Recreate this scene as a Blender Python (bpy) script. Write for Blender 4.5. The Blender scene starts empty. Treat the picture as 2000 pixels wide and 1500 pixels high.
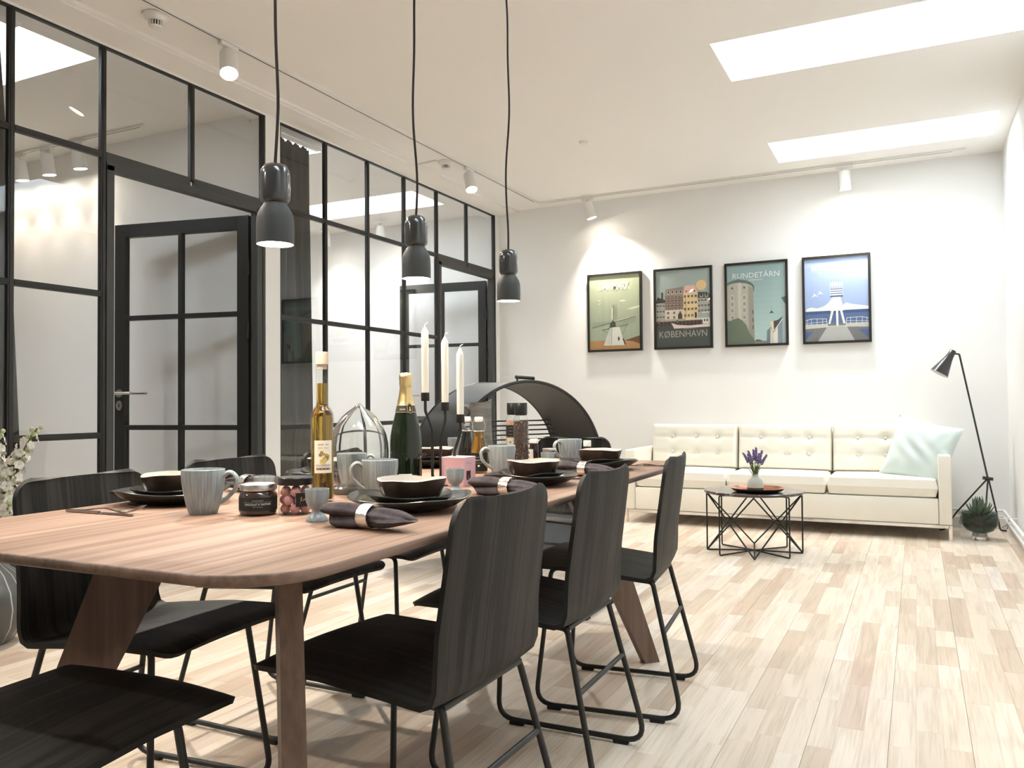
import bpy, bmesh, random
from math import *
from mathutils import Vector, Matrix, Euler
random.seed(11)
SC = bpy.context.scene
COL = SC.collection

# ------------------------------------------------------------------ camera, sky, exposure
cam_d = bpy.data.cameras.new('camera')
cam = bpy.data.objects.new('camera', cam_d); COL.objects.link(cam)
cam_d.sensor_fit = 'HORIZONTAL'; cam_d.sensor_width = 36.0; cam_d.lens = 1601.0 * 36 / 2000
cam_d.clip_start = 0.02; cam_d.clip_end = 200
yaw, pitch, roll = radians(26.287), radians(1.336), radians(-0.466)
fw = Vector((-sin(yaw) * cos(pitch), cos(yaw) * cos(pitch), sin(pitch)))
rt = Vector((cos(yaw), sin(yaw), 0)); up = rt.cross(fw)
r2 = cos(roll) * rt + sin(roll) * up; u2 = -sin(roll) * rt + cos(roll) * up
M = Matrix.Identity(4)
for i in range(3):
    M[i][0] = r2[i]; M[i][1] = u2[i]; M[i][2] = -fw[i]
M.translation = Vector((0, 0, 0.98))
cam.matrix_world = M
SC.camera = cam

SC.view_settings.view_transform = 'Standard'
SC.view_settings.look = 'None'
SC.view_settings.gamma = 1.0
SC.view_settings.use_curve_mapping = False
SC.view_settings.exposure = 1.13

world = bpy.data.worlds.new('overcast_sky'); SC.world = world
world.use_nodes = True
bgn = world.node_tree.nodes['Background']
bgn.inputs[0].default_value = (0.86, 0.94, 1.0, 1); bgn.inputs[1].default_value = 8.0

# lamps' strengths, tuned together
SPOT_W = 112.0
WALL_SPOT_W = 62.0
PENDANT_W = 8.0
WARM = (1.0, 0.83, 0.64)
WARM2 = (1.0, 0.92, 0.82)
COOL = (1.0, 0.975, 0.94)

# room numbers
XL, XR, YB, YF, ZC = -3.70, 0.615, 7.22, -2.6, 2.87
SKY = [(-0.95, 0.52, 4.32, 4.89), (-0.95, 0.52, 6.19, 6.745), (-0.95, 0.52, 2.45, 3.02), (-0.95, 0.52, 0.58, 1.15),
       (-5.42, -3.965, 2.40, 2.96), (-5.42, -3.965, 4.28, 4.84), (-5.42, -3.99, 6.10, 6.66)]
WELL = 0.42
for (x0, x1, y0, y1) in SKY:                       # sky portals: they only guide the sampling of the sky through each opening
    ld = bpy.data.lights.new('sky_portal', 'AREA'); ld.shape = 'RECTANGLE'
    ld.size = x1 - x0; ld.size_y = y1 - y0; ld.energy = 1; ld.cycles.is_portal = True
    lo = bpy.data.objects.new('sky_portal', ld); COL.objects.link(lo)
    lo.location = ((x0 + x1) / 2, (y0 + y1) / 2, ZC + WELL + 0.02)

# ------------------------------------------------------------------ helpers
def lin(c):
    return tuple(((v / 255) / 12.92 if v / 255 <= 0.04045 else ((v / 255 + 0.055) / 1.055) ** 2.4) for v in c)

class Nodes:
    def __init__(s, name):
        s.m = bpy.data.materials.new(name); s.m.use_nodes = True
        s.t = s.m.node_tree; s.n = s.t.nodes; s.b = s.n['Principled BSDF']; s.out = s.n['Material Output']
    def new(s, t, **k):
        n = s.n.new(t)
        for a, v in k.items(): setattr(n, a, v)
        return n
    def link(s, a, b): s.t.links.new(a, b)

def mat(name, col, rough=0.5, metal=0.0, spec=0.5, emit=0.0, ecol=None, coat=0.0, trans=0.0, ior=1.45,
        noise=0.0, nscale=8.0, stretch=(1, 1, 1), bump=0.0, bscale=40.0, col2=None, sheen=0.0, alpha=1.0):
    N = Nodes(name); b = N.b; I = b.inputs
    I['Base Color'].default_value = (*col, 1); I['Roughness'].default_value = rough; I['Metallic'].default_value = metal
    I['Specular IOR Level'].default_value = spec; I['Coat Weight'].default_value = coat; I['IOR'].default_value = ior
    I['Transmission Weight'].default_value = trans; I['Sheen Weight'].default_value = sheen; I['Alpha'].default_value = alpha
    if emit:
        I['Emission Color'].default_value = (*(ecol or col), 1); I['Emission Strength'].default_value = emit
    tc = mp = None
    if noise or bump:
        tc = N.new('ShaderNodeTexCoord'); mp = N.new('ShaderNodeMapping'); mp.inputs['Scale'].default_value = stretch
        N.link(tc.outputs['Object'], mp.inputs['Vector'])
    if noise:
        nz = N.new('ShaderNodeTexNoise'); nz.inputs['Scale'].default_value = nscale; nz.inputs['Detail'].default_value = 6
        N.link(mp.outputs[0], nz.inputs['Vector'])
        rp = N.new('ShaderNodeValToRGB')
        c2 = col2 or tuple(v * (1 - noise) for v in col)
        rp.color_ramp.elements[0].position = 0.32; rp.color_ramp.elements[1].position = 0.68
        rp.color_ramp.elements[0].color = (*c2, 1); rp.color_ramp.elements[1].color = (*col, 1)
        N.link(nz.outputs['Fac'], rp.inputs[0]); N.link(rp.outputs[0], I['Base Color'])
    if bump:
        n2 = N.new('ShaderNodeTexNoise'); n2.inputs['Scale'].default_value = bscale; n2.inputs['Detail'].default_value = 4
        N.link(mp.outputs[0], n2.inputs['Vector'])
        bp = N.new('ShaderNodeBump'); bp.inputs['Strength'].default_value = bump; bp.inputs['Distance'].default_value = 0.004
        N.link(n2.outputs['Fac'], bp.inputs['Height']); N.link(bp.outputs[0], I['Normal'])
    return N.m

def thin_glass(name, tint=(1, 1, 1), ior=1.5, rough=0.0, boost=1.0):
    N = Nodes(name); N.n.remove(N.b)
    tr = N.new('ShaderNodeBsdfTransparent'); tr.inputs[0].default_value = (*tint, 1)
    gl = N.new('ShaderNodeBsdfGlossy'); gl.inputs['Roughness'].default_value = rough
    lw = N.new('ShaderNodeLayerWeight'); lw.inputs['Blend'].default_value = 0.5     # facing term is the same from both sides
    pw = N.new('ShaderNodeMath', operation='POWER'); pw.inputs[1].default_value = 5.0; N.link(lw.outputs['Facing'], pw.inputs[0])
    f0 = ((ior - 1) / (ior + 1)) ** 2 * boost
    mu = N.new('ShaderNodeMath', operation='MULTIPLY_ADD'); mu.inputs[1].default_value = 1 - f0; mu.inputs[2].default_value = f0; mu.use_clamp = True
    mx = N.new('ShaderNodeMixShader')
    N.link(pw.outputs[0], mu.inputs[0]); N.link(mu.outputs[0], mx.inputs[0])
    N.link(tr.outputs[0], mx.inputs[1]); N.link(gl.outputs[0], mx.inputs[2]); N.link(mx.outputs[0], N.out.inputs[0])
    return N.m

def wood(name, dark, light, rough, axis='Y', fine=90.0, long=2.2, bump=0.12, contrast=(0.3, 0.7), ringy=0.5, spec=0.4):
    """straight or cathedral grain running along one object axis"""
    N = Nodes(name); I = N.b.inputs
    tc = N.new('ShaderNodeTexCoord'); mp = N.new('ShaderNodeMapping')
    sc = {'Y': (fine, long, fine), 'X': (long, fine, fine), 'Z': (fine, fine, long), 'XZ': (long, fine, long)}[axis]
    mp.inputs['Scale'].default_value = sc
    N.link(tc.outputs['Object'], mp.inputs[0])
    n1 = N.new('ShaderNodeTexNoise'); n1.inputs['Scale'].default_value = 1.0; n1.inputs['Detail'].default_value = 5; n1.inputs['Roughness'].default_value = 0.62
    N.link(mp.outputs[0], n1.inputs['Vector'])
    mp2 = N.new('ShaderNodeMapping'); mp2.inputs['Scale'].default_value = tuple(v * (0.10 if v == fine else 0.35) for v in sc)
    N.link(tc.outputs['Object'], mp2.inputs[0])
    n2 = N.new('ShaderNodeTexNoise'); n2.inputs['Scale'].default_value = 1.0; n2.inputs['Detail'].default_value = 2
    N.link(mp2.outputs[0], n2.inputs['Vector'])
    ml = N.new('ShaderNodeMath', operation='MULTIPLY'); ml.inputs[1].default_value = 22.0
    N.link(n2.outputs['Fac'], ml.inputs[0])
    sn = N.new('ShaderNodeMath', operation='SINE'); N.link(ml.outputs[0], sn.inputs[0])
    m2 = N.new('ShaderNodeMath', operation='MULTIPLY_ADD'); m2.inputs[1].default_value = 0.16 * ringy; N.link(sn.outputs[0], m2.inputs[0]); N.link(n1.outputs['Fac'], m2.inputs[2])
    rp = N.new('ShaderNodeValToRGB'); e = rp.color_ramp.elements
    e[0].position, e[1].position = contrast; e[0].color = (*dark, 1); e[1].color = (*light, 1)
    N.link(m2.outputs[0], rp.inputs[0]); N.link(rp.outputs[0], I['Base Color'])
    I['Roughness'].default_value = rough; I['Specular IOR Level'].default_value = spec
    bp = N.new('ShaderNodeBump'); bp.inputs['Strength'].default_value = bump; bp.inputs['Distance'].default_value = 0.002
    N.link(m2.outputs[0], bp.inputs['Height']); N.link(bp.outputs[0], I['Normal'])
    return N.m

def attr_mat(name, rough=0.6, spec=0.3):
    N = Nodes(name); a = N.new('ShaderNodeAttribute'); a.attribute_name = 'ink'
    N.link(a.outputs['Color'], N.b.inputs['Base Color']); N.b.inputs['Roughness'].default_value = rough
    N.b.inputs['Specular IOR Level'].default_value = spec
    return N.m

def fillet(pts, r, n=6, closed=False):
    pts = [Vector(p) for p in pts]; out = []
    L = len(pts)
    for i, p in enumerate(pts):
        if not closed and (i == 0 or i == L - 1): out.append(p); continue
        a, b = pts[i - 1], pts[(i + 1) % L]
        rr = r[i] if isinstance(r, (list, tuple)) else r
        u, v = (a - p), (b - p); lu, lv = u.length, v.length; u.normalize(); v.normalize()
        ang = u.angle(v)
        if rr <= 0 or ang > pi - 0.01: out.append(p); continue
        d = min(rr / tan(ang / 2), lu * 0.49, lv * 0.49)
        p0, p1 = p + u * d, p + v * d
        for k in range(n + 1):
            t = k / n
            out.append((p0 * (1 - t) ** 2 + p * 2 * t * (1 - t) + p1 * t * t))
    return out

class G:
    """collects geometry for ONE mesh object"""
    def __init__(s): s.v = []; s.f = []; s.mi = []; s.cur = 0; s.ink = None; s.inks = []
    def add(s, vs, fs):
        o = len(s.v); s.v += [tuple(p) for p in vs]
        for f in fs: s.f.append([o + i for i in f]); s.mi.append(s.cur); s.inks.append(s.ink)
        return s
    def box(s, c, d, bevel=0.0, rot=None, seg=2):
        if bevel:
            bm = bmesh.new(); bmesh.ops.create_cube(bm, size=1.0)
            for v in bm.verts: v.co = Vector((v.co.x * d[0], v.co.y * d[1], v.co.z * d[2]))
            bmesh.ops.bevel(bm, geom=bm.edges[:], offset=min(bevel, min(d) * 0.49), segments=seg, profile=0.5, affect='EDGES')
            bm.verts.index_update(); vs = [v.co.copy() for v in bm.verts]; fs = [[v.index for v in f.verts] for f in bm.faces]; bm.free()
        else:
            x, y, z = d[0] / 2, d[1] / 2, d[2] / 2
            vs = [Vector(p) for p in ((-x, -y, -z), (x, -y, -z), (x, y, -z), (-x, y, -z), (-x, -y, z), (x, -y, z), (x, y, z), (-x, y, z))]
            fs = [(0, 3, 2, 1), (4, 5, 6, 7), (0, 1, 5, 4), (1, 2, 6, 5), (2, 3, 7, 6), (3, 0, 4, 7)]
        R = rot.to_matrix() if isinstance(rot, Euler) else rot
        vs = [((R @ v) if R is not None else v) + Vector(c) for v in vs]
        return s.add(vs, fs)
    def bb(s, x0, x1, y0, y1, z0, z1, bevel=0.0):
        return s.box(((x0 + x1) / 2, (y0 + y1) / 2, (z0 + z1) / 2), (x1 - x0, y1 - y0, z1 - z0), bevel)
    def tube(s, pts, r, seg=8, closed=False):
        pts = [Vector(p) for p in pts]; n = len(pts)
        rs = r if isinstance(r, (list, tuple)) else [r] * n
        T = []
        for i in range(n):
            a = pts[i - 1] if (i > 0 or closed) else pts[i]; b = pts[(i + 1) % n] if (i < n - 1 or closed) else pts[i]
            t = (b - a); T.append(t.normalized() if t.length > 1e-9 else Vector((0, 0, 1)))
        nrm = T[0].orthogonal().normalized(); vs = []
        for i in range(n):
            if i:
                ax = T[i - 1].cross(T[i])
                if ax.length > 1e-7: nrm = Matrix.Rotation(T[i - 1].angle(T[i]), 3, ax.normalized()) @ nrm
            nrm = (nrm - T[i] * nrm.dot(T[i])).normalized(); bi = T[i].cross(nrm)
            for k in range(seg):
                a = 2 * pi * k / seg; vs.append(pts[i] + (nrm * cos(a) + bi * sin(a)) * rs[i])
        fs = []
        m = n if closed else n - 1
        for i in range(m):
            j = (i + 1) % n
            for k in range(seg):
                k2 = (k + 1) % seg; fs.append((i * seg + k, i * seg + k2, j * seg + k2, j * seg + k))
        if not closed:
            fs.append(tuple(range(seg - 1, -1, -1))); fs.append(tuple((n - 1) * seg + k for k in range(seg)))
        return s.add(vs, fs)
    def cyl(s, p0, p1, r0, r1=None, seg=20):
        return s.tube([p0, p1], [r0, r0 if r1 is None else r1], seg)
    def lathe(s, prof, seg=40, c=(0, 0, 0), rf=None, zf=None, M=None, a0=0.0, a1=2 * pi):
        full = abs(a1 - a0 - 2 * pi) < 1e-6
        n = len(prof); m = seg if full else seg + 1; vs = []
        for i, (r, z) in enumerate(prof):
            for k in range(m):
                a = a0 + (a1 - a0) * k / seg
                q = r * (rf(a, i, z) if rf else 1.0)
                p = Vector((q * cos(a), q * sin(a), z + (zf(a, i, r) if zf else 0.0)))
                vs.append((M @ p if M is not None else p) + Vector(c))
        fs = []
        for i in range(n - 1):
            for k in range(seg):
                k2 = (k + 1) % m; fs.append((i * m + k, i * m + k2, (i + 1) * m + k2, (i + 1) * m + k))
        return s.add(vs, fs)
    def sheet(s, fn, nu, nv, th=0.0, nrmfn=None):
        """open grid sheet; th>0 gives it thickness along its normals"""
        P = [[Vector(fn(i / (nu - 1), j / (nv - 1))) for j in range(nv)] for i in range(nu)]
        if th == 0:
            return s.add([p for row in P for p in row], [(i * nv + j, (i + 1) * nv + j, (i + 1) * nv + j + 1, i * nv + j + 1) for i in range(nu - 1) for j in range(nv - 1)])
        Nn = []
        for i in range(nu):
            row = []
            for j in range(nv):
                du = P[min(i + 1, nu - 1)][j] - P[max(i - 1, 0)][j]; dv = P[i][min(j + 1, nv - 1)] - P[i][max(j - 1, 0)]
                c = du.cross(dv); row.append(c.normalized() if c.length > 1e-12 else Vector((0, 0, 1)))
            Nn.append(row)
        A = [P[i][j] + Nn[i][j] * th / 2 for i in range(nu) for j in range(nv)]; B = [P[i][j] - Nn[i][j] * th / 2 for i in range(nu) for j in range(nv)]
        o = nu * nv; fs = []
        for i in range(nu - 1):
            for j in range(nv - 1):
                a, b, c, d = i * nv + j, (i + 1) * nv + j, (i + 1) * nv + j + 1, i * nv + j + 1
                fs.append((a, b, c, d)); fs.append((o + d, o + c, o + b, o + a))
        for i in range(nu - 1):
            a, b = i * nv, (i + 1) * nv; fs.append((b, a, o + a, o + b)); a, b = i * nv + nv - 1, (i + 1) * nv + nv - 1; fs.append((a, b, o + b, o + a))
        for j in range(nv - 1):
            a, b = j, j + 1; fs.append((a, b, o + b, o + a)); a, b = (nu - 1) * nv + j, (nu - 1) * nv + j + 1; fs.append((b, a, o + a, o + b))
        return s.add(A + B, fs)
    def prism(s, poly, ext):
        n = len(poly); e = Vector(ext); vs = [Vector(p) for p in poly] + [Vector(p) + e for p in poly]
        return s.add(vs, [tuple(range(n - 1, -1, -1)), tuple(n + k for k in range(n))] + [(k, (k + 1) % n, n + (k + 1) % n, n + k) for k in range(n)])
    def sphere(s, c, r, seg=16, rings=10, sq=(1, 1, 1)):
        prof = [(max(1e-5, sin(pi * i / rings)), -cos(pi * i / rings)) for i in range(rings + 1)]
        return s.lathe([(p * r, z * r) for p, z in prof], seg, c, M=Matrix.Diagonal(sq))
    def build(s, name, m, parent=None, loc=None, rot=None, smooth=True, ang=35, fix=True):
        me = bpy.data.meshes.new(name)
        me.from_pydata(s.v, [], s.f)
        ms = m if isinstance(m, (list, tuple)) else [m]
        for q in ms: me.materials.append(q)
        if len(ms) > 1: me.polygons.foreach_set('material_index', s.mi)
        if any(k is not None for k in s.inks):
            at = me.color_attributes.new('ink', 'FLOAT_COLOR', 'CORNER')
            buf = []
            for f, k in zip(s.f, s.inks): buf += list((*(k or (1, 1, 1)), 1)) * len(f)
            at.data.foreach_set('color', buf)
        if fix:
            bm = bmesh.new(); bm.from_mesh(me); bmesh.ops.recalc_face_normals(bm, faces=bm.faces[:]); bm.to_mesh(me); bm.free()
        if smooth:
            me.polygons.foreach_set('use_smooth', [True] * len(me.polygons)); me.set_sharp_from_angle(angle=radians(ang))
        me.update()
        o = bpy.data.objects.new(name, me); COL.objects.link(o)
        if parent is not None: o.parent = parent
        if loc is not None: o.location = loc
        if rot is not None: o.rotation_euler = rot
        return o

def tag(o, label, cat, group=None, kind=None):
    if label: o['label'] = label
    if cat: o['category'] = cat
    if group: o['group'] = group
    if kind: o['kind'] = kind
    return o
def thing(name, label, cat, loc=(0, 0, 0), rz=0.0, group=None):
    o = bpy.data.objects.new(name, None); COL.objects.link(o); o.empty_display_size = 0.05
    o.location = loc; o.rotation_euler = (0, 0, rz)
    return tag(o, label, cat, group)
def struct(o): o['kind'] = 'structure'; return o
def sroot(name, loc=(0, 0, 0), rz=0.0):
    o = bpy.data.objects.new(name, None); COL.objects.link(o); o.location = loc; o.rotation_euler = (0, 0, rz); return struct(o)
def dup(o, loc=None, rz=None, label=None, parent=None):
    c = o.copy(); COL.objects.link(c)
    if parent is not None: c.parent = parent
    if loc is not None: c.location = loc
    if rz is not None: c.rotation_euler = (0, 0, rz)
    if label: c['label'] = label
    for ch in list(o.children): dup(ch, parent=c)
    return c

_dg = {}
def text_verts(body, width=None, height=None, spacing=1.0, bold=0.0):
    """flat lettering as vertices and faces, centred on x, baseline at 0"""
    cu = bpy.data.curves.new('t', 'FONT'); cu.body = body; cu.size = 1.0; cu.align_x = 'LEFT'; cu.resolution_u = 2
    cu.space_character = spacing; cu.offset = bold
    o = bpy.data.objects.new('t', cu); COL.objects.link(o)
    dg = bpy.context.evaluated_depsgraph_get(); me = bpy.data.meshes.new_from_object(o.evaluated_get(dg))
    vs = [(v.co.x, v.co.y) for v in me.vertices]; fs = [tuple(p.vertices) for p in me.polygons]
    bpy.data.objects.remove(o); bpy.data.curves.remove(cu); bpy.data.meshes.remove(me)
    x0, x1 = min(v[0] for v in vs), max(v[0] for v in vs); y0, y1 = min(v[1] for v in vs), max(v[1] for v in vs)
    sx = width / (x1 - x0) if width else None; sy = height / (y1 - y0) if height else None
    sx = sx or sy; sy = sy or sx
    return [((x - (x0 + x1) / 2) * sx, (y - y0) * sy) for x, y in vs], fs
def wrap_text(g, body, r, z, face, width, height=None, spacing=1.0):
    vs, fs = text_verts(body, width, height, spacing)
    g.add([(r * cos(face + x / r), r * sin(face + x / r), z + y) for x, y in vs], fs)
def arc(g, r, z0, z1, face, half, seg=16):
    g.lathe([(r, z0), (r, z1)], seg, a0=face - half, a1=face + half)
# ------------------------------------------------------------------ materials
M_wall = mat('white_wall_paint', (0.89, 0.885, 0.87), 0.75, spec=0.2, bump=0.05, bscale=180)
M_ceil = mat('white_ceiling_paint', (0.885, 0.865, 0.83), 0.8, spec=0.2)
M_trim = mat('white_trim_paint', (0.82, 0.81, 0.79), 0.45)
M_black = mat('black_powder_coat', (0.018, 0.018, 0.017), 0.42, bump=0.03, bscale=300)
M_dgrey = mat('charcoal_frame_paint', (0.045, 0.047, 0.046), 0.45)
M_pane = thin_glass('window_glass', (0.965, 0.97, 0.975), 1.52, boost=1.25)
M_skyp = thin_glass('skylight_glass', (0.97, 0.98, 0.98), 1.5)
M_steel = mat('brushed_steel', (0.62, 0.61, 0.59), 0.28, 1.0)
M_chrome = mat('chrome', (0.78, 0.77, 0.75), 0.12, 1.0)
M_silver = mat('hammered_silver', (0.86, 0.84, 0.8), 0.16, 1.0, bump=0.5, bscale=90)
M_rubber = mat('black_rubber', (0.012, 0.012, 0.012), 0.8)
M_chair = wood('black_stained_ash', (0.0085, 0.0085, 0.008), (0.029, 0.027, 0.023), 0.55, 'XZ', 150, 3.0, 0.45, (0.40, 0.66), 0.9, spec=0.24)
M_rod = mat('black_steel_rod', (0.016, 0.016, 0.015), 0.45)
M_table = wood('reddish_elm_veneer', (0.245, 0.150, 0.105), (0.43, 0.285, 0.21), 0.58, 'Y', 52, 1.1, 0.05, (0.33, 0.66), 0.6, spec=0.18)
M_legw = wood('dark_elm_leg', (0.135, 0.085, 0.062), (0.21, 0.140, 0.108), 0.5, 'Z', 60, 2.0, 0.06)
M_spotw = mat('white_spot_enamel', (0.80, 0.79, 0.76), 0.4)
M_glow = mat('lit_lamp_lens', (1, 0.95, 0.86), 0.5, emit=28.0, ecol=(1, 0.9, 0.76))
M_glow2 = mat('lit_pendant_diffuser', (1, 0.95, 0.86), 0.5, emit=14.0, ecol=(1, 0.88, 0.72))
M_dark = mat('dark_slot', (0.02, 0.02, 0.02), 0.7)

# floor: the tone of every single stave is an attribute of its mesh
def floor_material():
    N = Nodes('oiled_ash_parquet'); I = N.b.inputs
    at = N.new('ShaderNodeAttribute'); at.attribute_name = 'tone'
    ge = N.new('ShaderNodeNewGeometry')
    sh = N.new('ShaderNodeMath', operation='MULTIPLY'); sh.inputs[1].default_value = 57.0; N.link(at.outputs['Fac'], sh.inputs[0])
    cx = N.new('ShaderNodeCombineXYZ'); N.link(sh.outputs[0], cx.inputs[0]); N.link(sh.outputs[0], cx.inputs[1])
    ad = N.new('ShaderNodeVectorMath', operation='ADD'); N.link(ge.outputs['Position'], ad.inputs[0]); N.link(cx.outputs[0], ad.inputs[1])
    mp = N.new('ShaderNodeMapping'); mp.inputs['Scale'].default_value = (11, 0.75, 1); N.link(ad.outputs[0], mp.inputs[0])
    n2 = N.new('ShaderNodeTexNoise'); n2.inputs['Scale'].default_value = 1.0; n2.inputs['Detail'].default_value = 2; N.link(mp.outputs[0], n2.inputs['Vector'])
    ml = N.new('ShaderNodeMath', operation='MULTIPLY'); ml.inputs[1].default_value = 26; N.link(n2.outputs['Fac'], ml.inputs[0])
    sn = N.new('ShaderNodeMath', operation='SINE'); N.link(ml.outputs[0], sn.inputs[0])
    mp3 = N.new('ShaderNodeMapping'); mp3.inputs['Scale'].default_value = (170, 5, 1); N.link(ad.outputs[0], mp3.inputs[0])
    n3 = N.new('ShaderNodeTexNoise'); n3.inputs['Scale'].default_value = 1.0; n3.inputs['Detail'].default_value = 3; N.link(mp3.outputs[0], n3.inputs['Vector'])
    m2 = N.new('ShaderNodeMath', operation='MULTIPLY_ADD'); m2.inputs[1].default_value = 0.14; N.link(sn.outputs[0], m2.inputs[0]); N.link(n3.outputs['Fac'], m2.inputs[2])
    g = N.new('ShaderNodeValToRGB'); g.color_ramp.elements[0].position = 0.24; g.color_ramp.elements[1].position = 0.6
    g.color_ramp.elements[0].color = (0.82, 0.785, 0.74, 1); g.color_ramp.elements[1].color = (1, 1, 1, 1); N.link(m2.outputs[0], g.inputs[0])
    rp = N.new('ShaderNodeValToRGB'); e = rp.color_ramp.elements
    cols = [(0.0, (0.775, 0.675, 0.565)), (0.44, (0.735, 0.63, 0.515)), (0.68, (0.675, 0.565, 0.45)), (0.86, (0.585, 0.465, 0.355)), (0.94, (0.62, 0.47, 0.37)), (0.985, (0.83, 0.77, 0.69))]
    e[0].position = 0; e[0].color = (*cols[0][1], 1); e[1].position = cols[-1][0]; e[1].color = (*cols[-1][1], 1)
    for p, c in cols[1:-1]:
        k = e.new(p); k.color = (*c, 1)
    N.link(at.outputs['Fac'], rp.inputs[0])
    mx = N.new('ShaderNodeMix', data_type='RGBA', blend_type='MULTIPLY'); mx.inputs['Factor'].default_value = 1.0
    N.link(rp.outputs[0], mx.inputs[6]); N.link(g.outputs[0], mx.inputs[7]); N.link(mx.outputs[2], I['Base Color'])
    I['Roughness'].default_value = 0.38; I['Specular IOR Level'].default_value = 0.35
    bp = N.new('ShaderNodeBump'); bp.inputs['Strength'].default_value = 0.06; bp.inputs['Distance'].default_value = 0.001
    N.link(m2.outputs[0], bp.inputs['Height']); N.link(bp.outputs[0], I['Normal'])
    return N.m
M_floor = floor_material()

# ------------------------------------------------------------------ floor of parquet staves
floor = sroot('floor')
g = G(); g.bb(-8.6, 0.75, YF - 0.1, 7.4, -0.12, -0.006)
g.build('subfloor', mat('dark_joint', (0.30, 0.24, 0.18), 0.8), floor, smooth=False)
staves = []
STW = 0.0705
rng = random.Random(5)
nx = int((XR + 8.5) / STW) + 1
for i in range(nx):
    x1 = XR - i * STW; x0 = x1 - STW
    y = YF - rng.random() * 0.45
    wide = 0.0009 if i % 3 == 0 else 0.0001
    while y < YB:
        L = rng.choice([0.26, 0.34, 0.42, 0.5, 0.6, 0.7, 0.38, 0.30]) * (0.9 + 0.2 * rng.random())
        staves.append((x0 + wide, x1 - 0.0001, max(y, YF), min(y + L - 0.0002, YB), rng.random()))
        y += L
def stave_score(s):
    c = Vector(((s[0] + s[1]) / 2, (s[2] + s[3]) / 2, 0)) - Vector((0, 0, 0.98))
    w = c.dot(fw)
    if w < 0.5: return -1
    u, v = 1601 * c.dot(r2) / w, -1601 * c.dot(u2) / w
    if abs(u) > 1010 or abs(v) > 760 or s[0] < XL: return -1
    pen = 1.0
    if -1.9 < s[0] < -0.75 and s[2] < 3.4: pen = 0.25      # mostly hidden behind the table and the chairs
    return pen * (s[3] - s[2]) / w ** 3
ranked = sorted(staves, key=stave_score, reverse=True)
def add_stave(g, s):
    h = 0.0002 * (s[4] - 0.5)
    x0, x1, y0, y1 = s[:4]; b = 0.0002
    g.add([(x0, y0, -0.006), (x1, y0, -0.006), (x1, y1, -0.006), (x0, y1, -0.006), (x0, y0, h - b), (x1, y0, h - b), (x1, y1, h - b), (x0, y1, h - b),
           (x0 + b, y0 + b, h), (x1 - b, y0 + b, h), (x1 - b, y1 - b, h), (x0 + b, y1 - b, h)],
          [(0, 1, 5, 4), (1, 2, 6, 5), (2, 3, 7, 6), (3, 0, 4, 7), (4, 5, 9, 8), (5, 6, 10, 9), (6, 7, 11, 10), (7, 4, 8, 11), (8, 9, 10, 11)])
def stave_obj(name, ss):
    g = G(); ton = []
    for s in ss:
        add_stave(g, s); ton += [s[4]] * 12
    o = g.build(name, M_floor, floor, smooth=False, fix=False)
    a = o.data.attributes.new('tone', 'FLOAT', 'POINT'); a.data.foreach_set('value', ton)
    return o
for s in ranked[:298]: stave_obj('plank', [s])
o = stave_obj('planks', ranked[298:]); o['kind'] = 'stuff'

# ------------------------------------------------------------------ ceiling with skylight openings
def ceiling():
    xs = sorted({-8.6, 0.75} | {v for s in SKY for v in s[:2]}); ys = sorted({YF - 0.1, 7.4} | {v for s in SKY for v in s[2:]})
    g = G()
    def inside(x, y): return any(a < x < b and c < y < d for a, b, c, d in SKY)
    cells = {}
    for i in range(len(xs) - 1):
        for j in range(len(ys) - 1):
            cells[i, j] = not inside((xs[i] + xs[i + 1]) / 2, (ys[j] + ys[j + 1]) / 2)
    for (i, j), ok in cells.items():
        if not ok: continue
        x0, x1, y0, y1 = xs[i], xs[i + 1], ys[j], ys[j + 1]
        z0, z1 = ZC, ZC + 0.18
        vs = [(x0, y0, z0), (x1, y0, z0), (x1, y1, z0), (x0, y1, z0), (x0, y0, z1), (x1, y0, z1), (x1, y1, z1), (x0, y1, z1)]
        fs = [(0, 3, 2, 1), (4, 5, 6, 7)]
        for (di, dj), f in (((0, -1), (0, 1, 5, 4)), ((1, 0), (1, 2, 6, 5)), ((0, 1), (2, 3, 7, 6)), ((-1, 0), (3, 0, 4, 7))):
            if not cells.get((i + di, j + dj), False): fs.append(f)
        g.add(vs, fs)
    return struct(g.build('ceiling', M_ceil, smooth=False, fix=False))
ceil = ceiling()
M_well = mat('white_skylight_lining', (0.88, 0.89, 0.90), 0.6)
for k, (x0, x1, y0, y1) in enumerate(SKY):
    w = sroot('window_%d' % (k + 3), ((x0 + x1) / 2, (y0 + y1) / 2, ZC + 0.18))
    hx, hy, t = (x1 - x0) / 2, (y1 - y0) / 2, 0.03
    g = G(); z0, z1 = 0.0, WELL - 0.18
    g.bb(-hx - t, -hx, -hy - t, hy + t, z0, z1).bb(hx, hx + t, -hy - t, hy + t, z0, z1).bb(-hx, hx, -hy - t, -hy, z0, z1).bb(-hx, hx, hy, hy + t, z0, z1)
    g.build('well_lining', M_well, w, smooth=False)
    G().bb(-hx - t, hx + t, -hy - t, hy + t, z1, z1 + 0.006).build('pane', M_skyp, w, smooth=False)

# ------------------------------------------------------------------ walls
def wallbox(name, *b):
    g = G(); g.bb(*b); return struct(g.build(name, M_wall, smooth=False))
wallbox('wall_back', -8.6, XR + 0.15, YB, YB + 0.15, 0, ZC)
wallbox('wall_right', XR, XR + 0.15, YF, YB, 0, ZC)
wallbox('wall_front', -8.6, XR + 0.15, YF - 0.15, YF, 0, ZC)
wallbox('wall_far_left', -8.6, -8.45, YF, YB, 0, ZC)
wallbox('wall_middle', -8.45, XL - 0.012, 3.985, 4.095, 0, ZC)
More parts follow.
